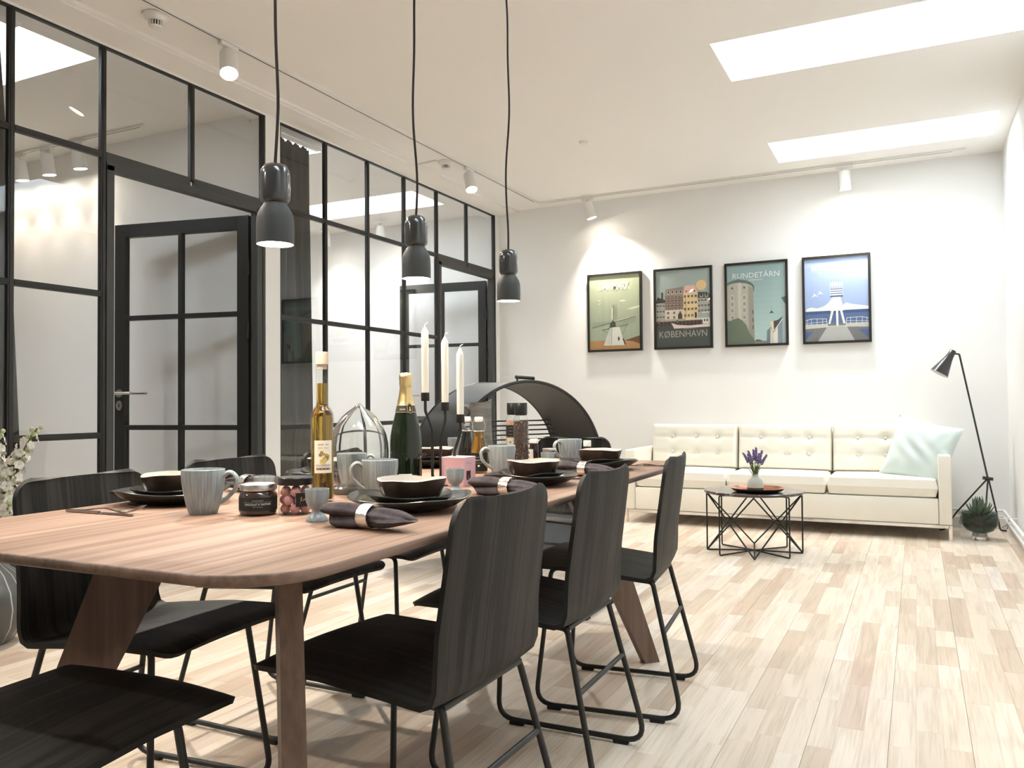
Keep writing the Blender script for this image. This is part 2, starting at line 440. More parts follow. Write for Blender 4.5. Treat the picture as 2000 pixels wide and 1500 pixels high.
# left wall: solid near the camera, then the two glazed partitions under a lintel
g = G(); g.bb(XL - 0.13, XL, YF, 1.80, 0, ZC).bb(XL - 0.06, XL + 0.002, 3.965, 4.097, 0, 2.83).bb(XL - 0.10, XL, 7.148, YB, 0, 2.83).bb(XL - 0.13, XL, 1.80, YB, 2.83, ZC)
struct(g.build('wall_left', M_wall, smooth=False))
# flat boxed soffit along the glazed wall with a small moulded step
g = G(); g.bb(XL, -3.50, YF, YB, 2.842, ZC); g.bb(-3.50, -3.478, YF, YB, 2.852, ZC, 0.0)
struct(g.build('trim_1', M_ceil, smooth=False))
struct(G().bb(-3.70, XR, 7.203, YB, 0, 0.082, 0.004).build('baseboard_back', M_trim, smooth=False))
struct(G().bb(XR - 0.016, XR, YF, 7.203, 0, 0.06, 0.004).build('baseboard_right', M_trim, smooth=False))

# ------------------------------------------------------------------ glazed steel partitions
TOP, B1, B2, B3 = 2.82, 2.267, 1.553, 0.834
def partition(root, posts, y0, y1, door, first_w=0.045):
    """posts: list of (centre y, width); door: (bay start index, bay end index) without glazing below the transom"""
    x0, x1 = XL - 0.027, XL - 0.002
    for (yc, w, zb) in posts:
        g = G(); g.bb(x0, x1, yc - w / 2, yc + w / 2, zb, TOP + 0.005, 0.002); g.bb(x0 - 0.006, x1 + 0.003, yc - w * 0.22, yc + w * 0.22, zb, TOP, 0.001)
        g.build('mullion', M_black, root, smooth=False)
    G().bb(x0, x1, y0, y1, TOP, TOP + 0.030, 0.002).build('head_rail', M_black, root, smooth=False)
    for k in range(len(posts) - 1):
        a = posts[k][0] + posts[k][1] / 2; b = posts[k + 1][0] - posts[k + 1][1] / 2
        indoor = door[0] <= k < door[1]
        cuts = [TOP, B1] if indoor else [TOP, B1, B2, B3, 0.10]
        for z in cuts[1:]:
            h = 0.031 if not indoor else 0.06
            zc = z if not indoor else z - 0.012
            g = G(); g.bb(x0, x1, a, b, zc - h / 2, zc + h / 2, 0.002)
            if not indoor: g.bb(x0 - 0.004, x1 + 0.003, a, b, zc - 0.006, zc + 0.006, 0.001)
            g.build('glazing_bar', M_black if not indoor else M_dgrey, root, smooth=False)
        for hi, lo in zip(cuts[:-1], cuts[1:]):
            G().bb(XL - 0.017, XL - 0.012, a - 0.004, b + 0.004, lo, hi).build('pane', M_pane, root, smooth=False)
        if not indoor:
            G().bb(x0, x1, a, b, 0.0, 0.10, 0.002).build('kick_plate', M_black, root, smooth=False)
w1 = sroot('window_1')
partition(w1, [(1.86, 0.03, 0), (2.334, 0.030, 0), (2.809, 0.030, 0), (3.382, 0.030, B1), (3.949, 0.030, 0)], 1.80, 3.965, (2, 4))
w2 = sroot('window_2')
partition(w2, [(4.102, 0.010, 0), (4.568, 0.030, 0), (5.063, 0.030, 0), (5.557, 0.030, 0), (6.059, 0.030, 0), (6.585, 0.030, B1), (7.131, 0.034, 0)], 4.097, 7.148, (4, 6))

def door(name, frame_root, ya, yb, ang, cols, rows, hinges=True):
    """jambs belong to the partition; the leaf swings away into the next room from its hinge at yb"""
    x0, x1 = XL - 0.050, XL + 0.003
    for y in (ya + 0.022, yb - 0.022):
        G().bb(x0, x1, y - 0.022, y + 0.022, 0, B1 - 0.045, 0.002).build('door_jamb', M_dgrey, frame_root, smooth=False)
    G().bb(x0, x1, ya, yb, B1 - 0.075, B1 - 0.030, 0.002).build('door_head', M_dgrey, frame_root, smooth=False)
    W = yb - ya - 0.10; H = B1 - 0.085
    d = sroot(name, (XL - 0.070, yb - 0.046, 0), 0)
    d.rotation_euler = (0, 0, -radians(ang))       # leaf runs along local -y when shut
    st, t = 0.082, 0.045
    def leaf(nm, ya_, yb_, za, zb, m=M_black, th=t):
        return G().bb(-th, 0, ya_, yb_, za, zb, 0.002).build(nm, m, d, smooth=False)
    leaf('stile', -st, 0, 0.01, H); leaf('stile', -W, -W + st, 0.01, H)
    leaf('rail', -W + st, -st, H - 0.085, H); leaf('rail', -W + st, -st, 0.01, 0.13)
    n = cols; wi = (W - 2 * st) / n
    zs = [0.13] + rows + [H - 0.085]
    for k in range(1, n):
        yk = -st - wi * k; leaf('glazing_bar', yk - 0.014, yk + 0.014, 0.13, H - 0.085, th=0.036)
    for z in rows:
        for k in range(n):
            leaf('glazing_bar', -st - wi * (k + 1) + (0.014 if k < n - 1 else 0), -st - wi * k - (0.014 if k else 0), z - 0.016, z + 0.016, th=0.036)
    for k in range(n):
        for za, zb in zip(zs[:-1], zs[1:]):
            G().bb(-0.025, -0.020, -st - wi * (k + 1), -st - wi * k, za, zb).build('pane', M_pane, d, smooth=False)
    # lever handle, rose and key plate on the face towards the room
    for sx, nm in ((0.0, 1), (-t, -1)):
        yk = -W + 0.042
        g = G(); g.cyl((sx, yk, 1.065), (sx + nm * 0.008, yk, 1.065), 0.026, seg=24); rose = g.build('handle_rose', M_steel, d)
        path = fillet([(sx + nm * 0.006, yk, 1.065), (sx + nm * 0.052, yk, 1.065), (sx + nm * 0.052, yk + 0.130, 1.065)], 0.014)
        G().tube(path, 0.0095, 12).build('lever', M_steel, rose)
        g = G(); g.lathe([(0.0, 0), (0.024, 0), (0.024, 0.006), (0.0, 0.006)], 24, M=Matrix(((0, 0, nm), (0, 1, 0), (1.35, 0, 0))), c=(sx, yk, 0.985))
        kp = g.build('key_plate', M_steel, d)
        G().bb(sx + nm * 0.0062 - 0.0008, sx + nm * 0.0062 + 0.0008, yk - 0.004, yk + 0.004, 0.973, 0.997).build('keyhole', M_dark, kp, smooth=False)
    for z in (0.30, 1.45, 1.85):
        g = G(); g.cyl((0.012, 0.004, z - 0.05), (0.012, 0.004, z + 0.05), 0.010, seg=12); g.bb(-0.03, 0.012, -0.002, 0.004, z - 0.045, z + 0.045)
        g.build('hinge', M_black, d)
    return d
door('door_1', w1, 2.825, 3.933, 79, 2, [0.84, 1.56], True)
door('door_2', w2, 6.075, 7.112, 83, 2, [0.84, 1.56], True)
# ------------------------------------------------------------------ dining table
M_edge = wood('dark_table_edge', (0.12, 0.072, 0.05), (0.24, 0.155, 0.115), 0.5, 'Y', 60, 1.2, 0.06)
TR = radians(0.8)
TC = Vector((-1.307, 2.06, 0))
table = thing('dining_table', 'long dining table with reddish wood top, rounded corners and splayed plank legs', 'table', TC, TR)
def table_outline(hx, hy, r, n=10, bow=0.012):
    P = []
    for cx, cy, a0 in ((hx - r, hy - r, 0), (-hx + r, hy - r, pi / 2), (-hx + r, -hy + r, pi), (hx - r, -hy + r, 1.5 * pi)):
        for k in range(n + 1):
            a = a0 + pi / 2 * k / n; P.append((cx + r * cos(a), cy + r * sin(a)))
    return [(x + bow * (1 - (y / hy) ** 2) * (1 if x > 0 else -1) * 0.0, y) for x, y in P]
g = G(); HX, HY = 0.4975, 1.2175
rings = [(0.026, 0.7175), (0.010, 0.7205), (0.001, 0.7245), (0.0, 0.7262), (0.0, 0.7375), (0.0025, 0.740)]
vs = []; nP = None
for ins, z in rings:
    O = table_outline(HX - ins, HY - ins, 0.145 - ins); nP = len(O); vs += [(x, y, z) for x, y in O]
fs = [tuple(range(nP - 1, -1, -1)), tuple(range((len(rings) - 1) * nP, len(rings) * nP))]
for i in range(len(rings) - 1):
    for k in range(nP): fs.append((i * nP + k, i * nP + (k + 1) % nP, (i + 1) * nP + (k + 1) % nP, (i + 1) * nP + k))
g.add(vs, fs[:1]); g.f = []; g.mi = []; g.inks = []
for i, f in enumerate(fs):
    g.f.append(list(f)); g.mi.append(0 if i < 2 else 1); g.inks.append(None)
g.build('tabletop', [M_table, M_edge], table, ang=50)
for sx in (1, -1):
    for sy in (1, -1):
        D = Vector((sx * 0.7071, sy * 0.7071, 0)); Nn = Vector((-D.y, D.x, 0))
        topc = Vector((sx * 0.185, 0.755 if sy > 0 else -0.815, 0.7215)); botc = Vector((sx * 0.398, 0.962 if sy > 0 else -1.035, 0.0))
        g = G(); t = 0.021
        P = [topc - D * 0.078, topc + D * 0.078, botc + D * 0.030, botc - D * 0.030]
        g.prism([p - Nn * t for p in P], Nn * 2 * t); g.build('leg', M_legw, table, smooth=False)
g = G(); g.bb(-0.16, 0.16, -0.80, -0.74, 0.66, 0.7175).bb(-0.16, 0.16, 0.74, 0.80, 0.66, 0.7175).bb(-0.03, 0.03, -0.76, 0.76, 0.665, 0.7175)
g.build('under_frame', M_legw, table, smooth=False)

# ------------------------------------------------------------------ dining chairs (built facing -x)
def chair_shell(part):
    prof = fillet([(-0.236, 0, 0.450), (-0.205, 0, 0.461), (-0.04, 0, 0.452), (0.12, 0, 0.430), (0.214, 0, 0.414), (0.268, 0, 0.802)], [0, 0.05, 0.2, 0.2, 0.062, 0], 7)
    # resample evenly by arc length
    Ls = [0]
    for a, b in zip(prof[:-1], prof[1:]): Ls.append(Ls[-1] + (b - a).length)
    tot = Ls[-1]
    def at(s):
        s = min(max(s, 0), tot)
        for i in range(len(prof) - 1):
            if s <= Ls[i + 1] + 1e-9:
                t = (s - Ls[i]) / max(1e-9, Ls[i + 1] - Ls[i]); return prof[i].lerp(prof[i + 1], t)
        return prof[-1]
    cut = 0.512                       # the bend; seat before, backrest after
    s0, s1 = (0, cut) if part == 'seat' else (cut, tot)
    nu, nv = (26, 17)
    def width(s):
        w = 0.222 - 0.012 * min(1, s / 0.45) - 0.014 * max(0, (s - 0.5) / 0.35)
        r = 0.045
        if s < r: w = w - r + sqrt(max(0, r * r - (r - s) ** 2))
        r = 0.050; q = tot - s
        if q < r: w = w - r + sqrt(max(0, r * r - (r - q) ** 2))
        return w
    def fn(u, v):
        # denser rows where the corner curves are
        uu = u
        if part == 'seat': uu = u ** 1.5
        else: uu = 1 - (1 - u) ** 1.5
        s = s0 + (s1 - s0) * uu; p = at(s); t = (at(s + 0.004) - at(s - 0.004)).normalized(); n = Vector((-t.z, 0, t.x))
        q = 2 * v - 1; w = width(s)
        b = max(0, min(1, (s - 0.46) / 0.14)); bk = b * b * (3 - 2 * b)
        f = max(0, 1 - s / 0.42)
        lift = bk * 0.018 * q * q + (1 - bk) * 0.008 * q * q * (1 - f) - 0.008 * f * q * q
        return p + n * lift + Vector((0, q * w, 0))
    return G().sheet(fn, nu, nv, 0.0115)
def make_chair(label):
    t = thing('dining_chair', label, 'chair', (0, 0, 0), 0, 'black dining chairs around the table')
    chair_shell('seat').build('seat', M_chair, t, ang=60); chair_shell('back').build('backrest', M_chair, t, ang=60)
    R = 0.0078
    for s in (1, -1):
        yt, yb = 0.158 * s, 0.206 * s
        P = fillet([(0.196, yt, 0.4155), (0.292, yb, R + 0.006), (-0.178, yb, R + 0.006), (-0.135, yt, 0.4425)], [0.02, 0.055, 0.055, 0.03], 7, closed=True)
        lg = G().tube(P, R, 10, closed=True).build('sled_leg', M_rod, t, ang=60)
        for x in (-0.115, 0.215):
            G().box((x, yb, 0.0055), (0.046, 0.017, 0.011), 0.003).build('rubber_foot', M_rubber, lg, smooth=False)
    G().tube([(0.196, -0.158, 0.4155), (0.196, 0.158, 0.4155)], R, 10).build('rear_crossbar', M_rod, t)
    G().tube([(-0.134, -0.158, 0.4415), (-0.134, 0.158, 0.4415)], R, 10).build('front_crossbar', M_rod, t)
    q = 0.36
    G().tube([(0.198 + 0.094 * q, -0.158 - 0.048 * q, 0.404 - 0.39 * q), (0.198 + 0.094 * q, 0.158 + 0.048 * q, 0.404 - 0.39 * q)], R * 0.9, 10).build('stretcher', M_rod, t)
    return t
chair0 = make_chair('black wooden chair on the right side of the table, nearest the camera of three')
chair0.location = (-0.992, 1.475, 0); chair0.rotation_euler = (0, 0, radians(-1))
CH = [(-0.992, 2.060, 1, 'black wooden chair in the middle of the row on the right of the table'),
      (-0.965, 2.645, 6, 'black wooden chair on the right of the table, nearest to the sofa'),
      (-1.685, 1.435, 185, 'black wooden chair on the left of the table, nearest the white flowers'),
      (-1.810, 2.045, 180, 'black wooden chair in the middle of the row on the left of the table'),
      (-1.800, 2.580, 181, 'black wooden chair on the left of the table, farthest from the white flowers'),
      (-1.325, 0.895, 270, 'black wooden chair at the near end of the table, only its seat in view'),
      (-1.560, 3.605, 90, 'black wooden chair at the far end of the table, in front of the round rack')]
for x, y, a, lb in CH: dup(chair0, (x, y, 0), radians(a), lb)

# ------------------------------------------------------------------ cream sofa
M_leather = mat('cream_leather', (0.90, 0.86, 0.76), 0.5, spec=0.35, bump=0.06, bscale=220, noise=0.04, nscale=3)
SOF = Vector((-0.978, 6.83, 0))
sofa = thing('sofa', 'long cream leather three-seat sofa with buttoned back under the framed posters', 'sofa', SOF)
SW = 1.183
def pad(w, h, d, nx=26, nz=18, r=0.035, dips=(), bulge=0.012, seams=()):
    """upholstered slab in the xz plane, thickness d along y; dips are buttons on its front (-y)"""
    def half(sign):
        def fn(u, v):
            # cluster the grid near the edges
            cu = 0.5 - 0.5 * cos(pi * u); cv = 0.5 - 0.5 * cos(pi * v)
            cu = 0.6 * cu + 0.4 * u; cv = 0.6 * cv + 0.4 * v
            x, z = (cu - 0.5) * w, (cv - 0.5) * h
            e = min(min(w / 2 - abs(x), h / 2 - abs(z)) / r, 1.0); e = max(e, 0)
            y = d / 2 * sqrt(max(0, 1 - (1 - e) ** 2)) ** 0.8
            y += bulge * max(0, 1 - (2 * x / w) ** 2) * max(0, 1 - (2 * z / h) ** 2)
            if sign < 0:
                for bx, bz in dips:
                    q = (x - bx) ** 2 + (z - bz) ** 2
                    y -= 0.020 * exp(-q / 0.0011) + 0.004 * exp(-((z - bz) / 0.006) ** 2) * 0.5
                for sx in seams: y -= 0.003 * exp(-((x - sx) / 0.006) ** 2)
            return (x, sign * y, z)
        return fn
    g = G()
    for s in (-1, 1): g.sheet(half(s), nx, nz)
    return g
g = G(); g.bb(-SW + 0.083, SW - 0.083, -0.375, 0.30, 0.108, 0.288, 0.012); g.build('base', M_leather, sofa)
for s in (-1, 1):
    G().box((s * (SW - 0.0415), -0.032, 0.349), (0.083, 0.696, 0.486), 0.014).build('arm', M_leather, sofa)
G().box((0, 0.290, 0.43), (2 * SW - 0.16, 0.065, 0.62), 0.014).build('back_panel', M_leather, sofa)
cw = (2 * SW - 0.166) / 3
buttons = [(-0.24 * cw + 0.0, 0.075), (0.02, 0.075), (0.27 * cw, 0.075), (-0.24 * cw, -0.055), (0.02, -0.055), (0.27 * cw, -0.055)]
for k in range(3):
    xc = -SW + 0.083 + cw * (k + 0.5)
    g = pad(cw - 0.004, 0.60, 0.130, 26, 22, 0.028, bulge=0.010)
    c = g.build('seat_cushion', M_leather, sofa, (xc, -0.075, 0.357), (radians(90), 0, 0), ang=50)
    tilt = radians(-9)
    c = pad(cw - 0.006, 0.372, 0.135, 44, 30, 0.03, buttons, 0.012, ).build('back_cushion', M_leather, sofa, (xc, 0.172, 0.603), (tilt, 0, 0), ang=50)
    for bx, bz in buttons:
        G().sphere((bx, -0.0655, bz), 0.010, 10, 6, (1, 0.6, 1)).build('button', M_leather, c)
for s in (-1, 1):
    x = s * (SW - 0.012)
    for y in (-0.372, 0.295):
        G().bb(x - 0.011, x + 0.011, y - 0.008, y + 0.008, 0, 0.106).build('leg', M_chrome, sofa, smooth=False)
g = G(); g.bb(-SW + 0.02, SW - 0.02, -0.380, -0.364, 0.085, 0.107).bb(-SW + 0.02, SW - 0.02, 0.287, 0.303, 0.085, 0.107)
for s in (-1, 1): g.bb(s * (SW - 0.012) - 0.011, s * (SW - 0.012) + 0.011, -0.37, 0.295, 0.085, 0.107)
g.build('chrome_frame', M_chrome, sofa, smooth=False)

# mint cushion leaning into the right corner
M_mint = mat('mint_satin', (0.65, 0.74, 0.712), 0.42, spec=0.4, sheen=0.3, noise=0.05, nscale=5)
def cushion_mesh(w, th, n=26):
    g = G(); rr = random.Random(3)
    for s in (-1, 1):
        def fn(u, v, s=s):
            x, z = 2 * u - 1, 2 * v - 1
            sx = 1 - 0.075 * (1 - z * z); sz = 1 - 0.075 * (1 - x * x)
            y = th / 2 * (max(0, 1 - abs(x) ** 2.6) * max(0, 1 - abs(z) ** 2.6)) ** 0.55
            wr = 0.006 * sin(9 * x + 5 * z + 2 * sin(4 * z)) * (1 - max(abs(x), abs(z))) * 2 + 0.008 * sin(14 * (x - z * 0.6)) * max(0, x - 0.15) * (1 - abs(z)) * (1 - abs(x))
            return (x * w / 2 * sx, s * (y + wr), z * w / 2 * sz)
        g.sheet(fn, n, n)
    return g
pl = cushion_mesh(0.47, 0.15).build('cushion', M_mint, None, (0.015, 6.70, 0.603), (radians(-20), radians(12), radians(-24)), ang=80)
tag(pl, 'mint green satin cushion leaning in the right corner of the cream sofa', 'cushion')
# ------------------------------------------------------------------ round wire coffee table
CT = Vector((-0.967, 5.50, 0))
ct = thing('coffee_table', 'small round coffee table with dark marble top on black wire base', 'table', CT, radians(12))
def marble():
    N = Nodes('dark_brown_marble'); I = N.b.inputs
    tc = N.new('ShaderNodeTexCoord'); n1 = N.new('ShaderNodeTexNoise'); n1.inputs['Scale'].default_value = 7; n1.inputs['Detail'].default_value = 8; n1.inputs['Distortion'].default_value = 1.6
    N.link(tc.outputs['Object'], n1.inputs['Vector'])
    rp = N.new('ShaderNodeValToRGB'); e = rp.color_ramp.elements
    e[0].position = 0.475; e[0].color = (0.075, 0.055, 0.055, 1); e[1].position = 0.53; e[1].color = (0.075, 0.055, 0.055, 1)
    k = e.new(0.50); k.color = (0.45, 0.40, 0.37, 1)
    N.link(n1.outputs['Fac'], rp.inputs[0]); N.link(rp.outputs[0], I['Base Color']); I['Roughness'].default_value = 0.16; I['Specular IOR Level'].default_value = 0.6
    return N.m
ZT = 0.385
G().lathe([(0.0, ZT), (0.309, ZT), (0.3145, ZT + 0.004), (0.3145, ZT + 0.014), (0.309, ZT + 0.018), (0.0, ZT + 0.018)], 72).build('marble_top', marble(), ct)
RW = 0.0050; RB = 0.298
fr_dir = radians(-92)
def cp(k, z): a = fr_dir + k * pi / 4; return Vector((RB * cos(a), RB * sin(a), z))
zt, zb = ZT - RW, RW
for k in range(8):
    odd = k % 2 == 1
    if odd or k in (2, 6):
        P = fillet([(cp(k, zt).x * 0.55, cp(k, zt).y * 0.55, zt), cp(k, zt), cp(k, zb), (0, 0, zb + 0.006)], 0.012, 4)
        G().tube(P, RW, 8).build('wire_frame', M_rod, ct)
    else:
        G().tube([cp(k, zb), (0, 0, zb + 0.006)], RW, 8).build('wire_foot', M_rod, ct)
for k in range(0, 8, 2):
    for s in (2, -2):
        G().tube([cp(k, zt), cp(k + s, zb)], RW, 8).build('wire_diagonal', M_rod, ct)
    P = cp(k, zt); G().tube([P, P * 0.55 + Vector((0, 0, zt * 0.45))], RW, 8).build('wire_support', M_rod, ct)
# tray and lavender vase
M_copper = mat('polished_copper', (0.80, 0.36, 0.24), 0.2, 1.0)
M_trayb = mat('dark_bronze', (0.03, 0.024, 0.022), 0.45)
TRY = Vector((-0.925, 5.40, ZT + 0.018))
tr = thing('serving_tray', 'shallow round copper tray with dark underside on the coffee table', 'tray', TRY)
G().lathe([(0.0, 0.0), (0.120, 0.0), (0.150, 0.008), (0.168, 0.024), (0.171, 0.0265)], 56).build('dark_underside', M_trayb, tr, ang=60)
G().lathe([(0.0, 0.003), (0.118, 0.003), (0.148, 0.011), (0.1665, 0.025), (0.171, 0.0265)], 56).build('copper_inside', M_copper, tr, ang=60)
VZ = TRY.z + 0.003
M_sage = mat('sage_matte_glaze', (0.40, 0.44, 0.38), 0.65); M_vdark = mat('dark_clay', (0.05, 0.045, 0.045), 0.6)
va = thing('bud_vase', 'small sage green bud vase with dark base on the copper tray', 'vase', (TRY.x - 0.01, TRY.y - 0.01, VZ))
G().lathe([(0, 0), (0.045, 0), (0.051, 0.006), (0.0505, 0.024)], 36).build('dark_base', M_vdark, va)
G().lathe([(0.0505, 0.024), (0.050, 0.048), (0.043, 0.068), (0.027, 0.083), (0.0195, 0.094), (0.0195, 0.106), (0.0215, 0.110), (0.018, 0.110), (0.016, 0.095), (0.0, 0.09)], 36).build('glazed_body', M_sage, va)
M_lav = mat('lavender_petals', (0.27, 0.21, 0.42), 0.7, noise=0.5, nscale=60); M_lstem = mat('lavender_stems', (0.10, 0.17, 0.06), 0.6)
lv = thing('lavender_bouquet', 'small bunch of purple lavender in the sage green bud vase', 'flowers', (va.location.x, va.location.y, VZ + 0.092))
rr = random.Random(4)
for k, (dx, dy, h) in enumerate([(-0.075, 0.0, 0.150), (-0.038, -0.02, 0.165), (0.006, 0.01, 0.185), (0.030, -0.02, 0.150), (0.072, 0.01, 0.140), (-0.015, 0.03, 0.17), (0.040, 0.03, 0.165), (-0.05, 0.03, 0.14)]):
    P = [Vector((0.004 * cos(k), 0.004 * sin(k), -0.02)), Vector((dx * 0.25, dy * 0.25, h * 0.45)), Vector((dx, dy, h))]
    P = [P[0] * (1 - t) ** 2 + P[1] * 2 * t * (1 - t) + P[2] * t * t for t in [i / 7 for i in range(8)]]
    G().tube(P, 0.0014, 5).build('stem', M_lstem, lv)
    g = G(); d = (P[-1] - P[-3]).normalized()
    for j in range(26):
        q = j / 25; c = P[-1] - d * (0.068 * (1 - q)); a = j * 2.4; rad = 0.0085 * (1 - 0.55 * q)
        o = d.orthogonal().normalized(); o2 = d.cross(o)
        g.sphere(c + (o * cos(a) + o2 * sin(a)) * rad, 0.0062 * (1 - 0.3 * q), 6, 4)
    g.build('flower_spike', M_lav, lv)
g = G()
for k in range(30):
    a = rr.random() * 2 * pi; q = 0.02 + 0.035 * rr.random(); h = 0.05 + 0.06 * rr.random()
    g.tube([(0.003 * cos(a), 0.003 * sin(a), -0.02), (q * cos(a) * 0.6, q * sin(a) * 0.6, h * 0.7), (q * cos(a), q * sin(a), h)], [0.0015, 0.003, 0.0004], 4)
g.build('leaves', M_lstem, lv)['kind'] = 'stuff'
# ------------------------------------------------------------------ pendants over the table
M_cer = mat('glossy_charcoal_ceramic', (0.030, 0.033, 0.035), 0.16, spec=0.6, coat=0.6)
M_mat = mat('matte_charcoal_shade', (0.040, 0.043, 0.042), 0.6, bump=0.05, bscale=200)
M_cord = mat('dark_fabric_cord', (0.020, 0.012, 0.012), 0.8)
PEND = [(1.446, 'charcoal pendant lamp on a dark cord, the largest and nearest of three'), (2.040, 'charcoal pendant lamp, the middle one of three over the table'), (2.651, 'charcoal pendant lamp nearest the posters, the farthest of three')]
for k, (y, lb) in enumerate(PEND):
    p = thing('pendant_lamp', lb, 'lamp', (-1.32, y, 0), 0, 'pendant lamps over the dining table')
    z0 = 1.349
    G().lathe([(0.0410, z0 + 0.001), (0.0423, z0), (0.0427, z0 + 0.03), (0.0418, z0 + 0.058), (0.0389, z0 + 0.072), (0.0313, z0 + 0.086), (0.0253, z0 + 0.095), (0.0241, z0 + 0.099), (0.0000, z0 + 0.099)], 48).build('shade', M_mat, p, ang=50)
    G().lathe([(0.0414, z0 + 0.0012), (0.0406, z0 + 0.004), (0.0397, z0 + 0.055), (0.0000, z0 + 0.09)], 40).build('shade_lining', mat('white_lining', (0.85, 0.82, 0.76), 0.5), p)
    G().lathe([(0.0000, z0 + 0.007), (0.0384, z0 + 0.007), (0.0384, z0 + 0.010), (0.0000, z0 + 0.010)], 40).build('diffuser', M_glow2, p)
    G().lathe([(0.0241, z0 + 0.094), (0.0292, z0 + 0.099), (0.0334, z0 + 0.105), (0.0342, z0 + 0.12), (0.0342, z0 + 0.158), (0.0321, z0 + 0.172), (0.0253, z0 + 0.183), (0.0135, z0 + 0.188), (0.0051, z0 + 0.190), (0.0000, z0 + 0.191)], 48).build('ceramic_cap', M_cer, p, ang=60)
    ph = k * 1.7; P = []
    for i in range(41):
        t = i / 40; z = z0 + 0.186 + (ZC - z0 - 0.21) * t; e = sin(pi * t) * 0.0
        w = min(1, 9 * t) * 0.006
        P.append((w * sin(9 * t + ph) + 0.003 * sin(21 * t), w * cos(7 * t + ph) * 0.6, z))
    G().tube(P, 0.0036, 8).build('cord', M_cord, p)
    G().lathe([(0, ZC - 0.03), (0.045, ZC - 0.03), (0.05, ZC - 0.025), (0.05, ZC), (0, ZC)], 32).build('ceiling_rose', M_mat, p)
    ld = bpy.data.lights.new('pendant_bulb', 'SPOT'); ld.energy = PENDANT_W; ld.color = WARM; ld.shadow_soft_size = 0.022; ld.spot_size = radians(140); ld.spot_blend = 0.5
    lo = bpy.data.objects.new('pendant_bulb', ld); COL.objects.link(lo); lo.parent = p; lo.location = (0, 0, z0 + 0.004)

# ------------------------------------------------------------------ light tracks and spotlights
def track(label, c, L, rz, gap):
    t = thing('light_track', label, 'track', (c[0], c[1], ZC), rz)
    g = G(); g.bb(-L / 2, L / 2, -0.0175, -0.0035, -0.016, 0).bb(-L / 2, L / 2, 0.0035, 0.0175, -0.016, 0).bb(-L / 2, -L / 2 + gap, -0.0035, 0.0035, -0.016, 0).bb(L / 2 - gap, L / 2, -0.0035, 0.0035, -0.016, 0)
    g.build('rail', M_spotw, t, smooth=False)
    G().bb(-L / 2 + gap, L / 2 - gap, -0.0034, 0.0034, -0.0163, -0.001).build('slot', M_dark, t, smooth=False)
    return t
track('long white lighting track on the ceiling along the glazed partitions', (-3.172, 3.0), 7.95, radians(90), 0.06)
track('white lighting track on the ceiling above the framed posters', (-1.40, 7.0), 3.52, 0, 0.09)
track('white lighting track behind the first glazed partition in the next room', (-5.75, 3.80), 2.3, 0, 0.05)
def spot(label, x, y, target, watts, cone=62, blend=0.6, group='white track spotlights', col=WARM2, z=ZC, ay=False):
    s = thing('track_spotlight', label, 'spotlight', (x, y, z), 0, group)
    ay = abs(x + 3.172) < 0.01
    G().box((0, 0, -0.0275), (0.032, 0.12, 0.022) if ay else (0.12, 0.032, 0.022), 0.004).build('track_adapter', M_spotw, s, smooth=False)
    piv = Vector((0, 0, -0.082)); d = (Vector(target) - (Vector((x, y, z)) + piv)).normalized()
    G().cyl((0, 0, -0.036), (0, 0, -0.080), 0.0085, seg=12).build('stem', M_spotw, s)
    a = d.orthogonal().normalized() if abs(d.z) > 0.99 else d.cross(Vector((0, 0, 1))).normalized()
    b = a.cross(d); R = Matrix((a, b, d)).transposed()
    hc = piv + d * 0.052
    h = G().lathe([(0, -0.075), (0.040, -0.075), (0.0445, -0.070), (0.0455, 0.075), (0.0435, 0.0775), (0.0415, 0.072)], 36, M=R, c=hc).build('lamp_head', M_spotw, s)
    G().lathe([(0, 0.071), (0.0415, 0.071), (0.0415, 0.074), (0, 0.074)], 32, M=R, c=hc).build('lens', M_glow, h)
    ld = bpy.data.lights.new('spot_beam', 'SPOT'); ld.energy = watts; ld.color = col; ld.shadow_soft_size = 0.035; ld.spot_size = radians(cone); ld.spot_blend = blend
    lo = bpy.data.objects.new('spot_beam', ld); COL.objects.link(lo); lo.parent = s
    lo.location = hc + d * 0.082; lo.rotation_euler = d.to_track_quat('-Z', 'Y').to_euler()
    return s
spot('white track spotlight shining brightly towards the camera, near the largest pendant', -3.172, 3.13, (-2.0, 2.1, 0.0), SPOT_W, 88)
spot('white track spotlight above the second partition, beside the farther smoke detector', -3.172, 5.68, (-2.2, 4.9, 0.0), SPOT_W, 88)
spot('white track spotlight on the back wall track, left above the windmill poster', -2.67, 7.0, (-2.25, 7.20, 1.2), WALL_SPOT_W, 100, 0.9)
spot('white track spotlight on the back wall track, right above the seaside tower poster', -0.49, 7.0, (-0.44, 7.20, 1.2), WALL_SPOT_W, 100, 0.9)
spot('white track spotlight at the camera end of the long track, out of view', -3.172, 0.65, (-0.9, 0.9, 0.4), SPOT_W * 0.4, 75)  # unseen lamp following the track's spacing, added for brightness
spot('white track spotlight just out of view above the table, on the long track', -3.172, 1.85, (-0.9, 2.2, 0.0), SPOT_W * 0.5, 80)  # extra lamp out of frame, added to brighten the table
spot('white track spotlight behind the camera, lighting the near end of the table', -3.172, -0.7, (-1.3, 0.7, 0.3), SPOT_W * 0.5, 80)  # unseen lamp added as fill for the near region
for k, x in enumerate((-5.28, -5.62, -5.93, -6.22)):
    spot(['small lit spotlight in the next room, rightmost of four', 'small lit spotlight in the next room, second from the right of four', 'small lit spotlight in the next room, third from the right of four', 'small lit spotlight in the next room, leftmost of four'][k], x, 3.80, (x + 0.04, 3.99, 1.5), 5.0, 70, 0.6, 'spotlights in the next room', WARM)

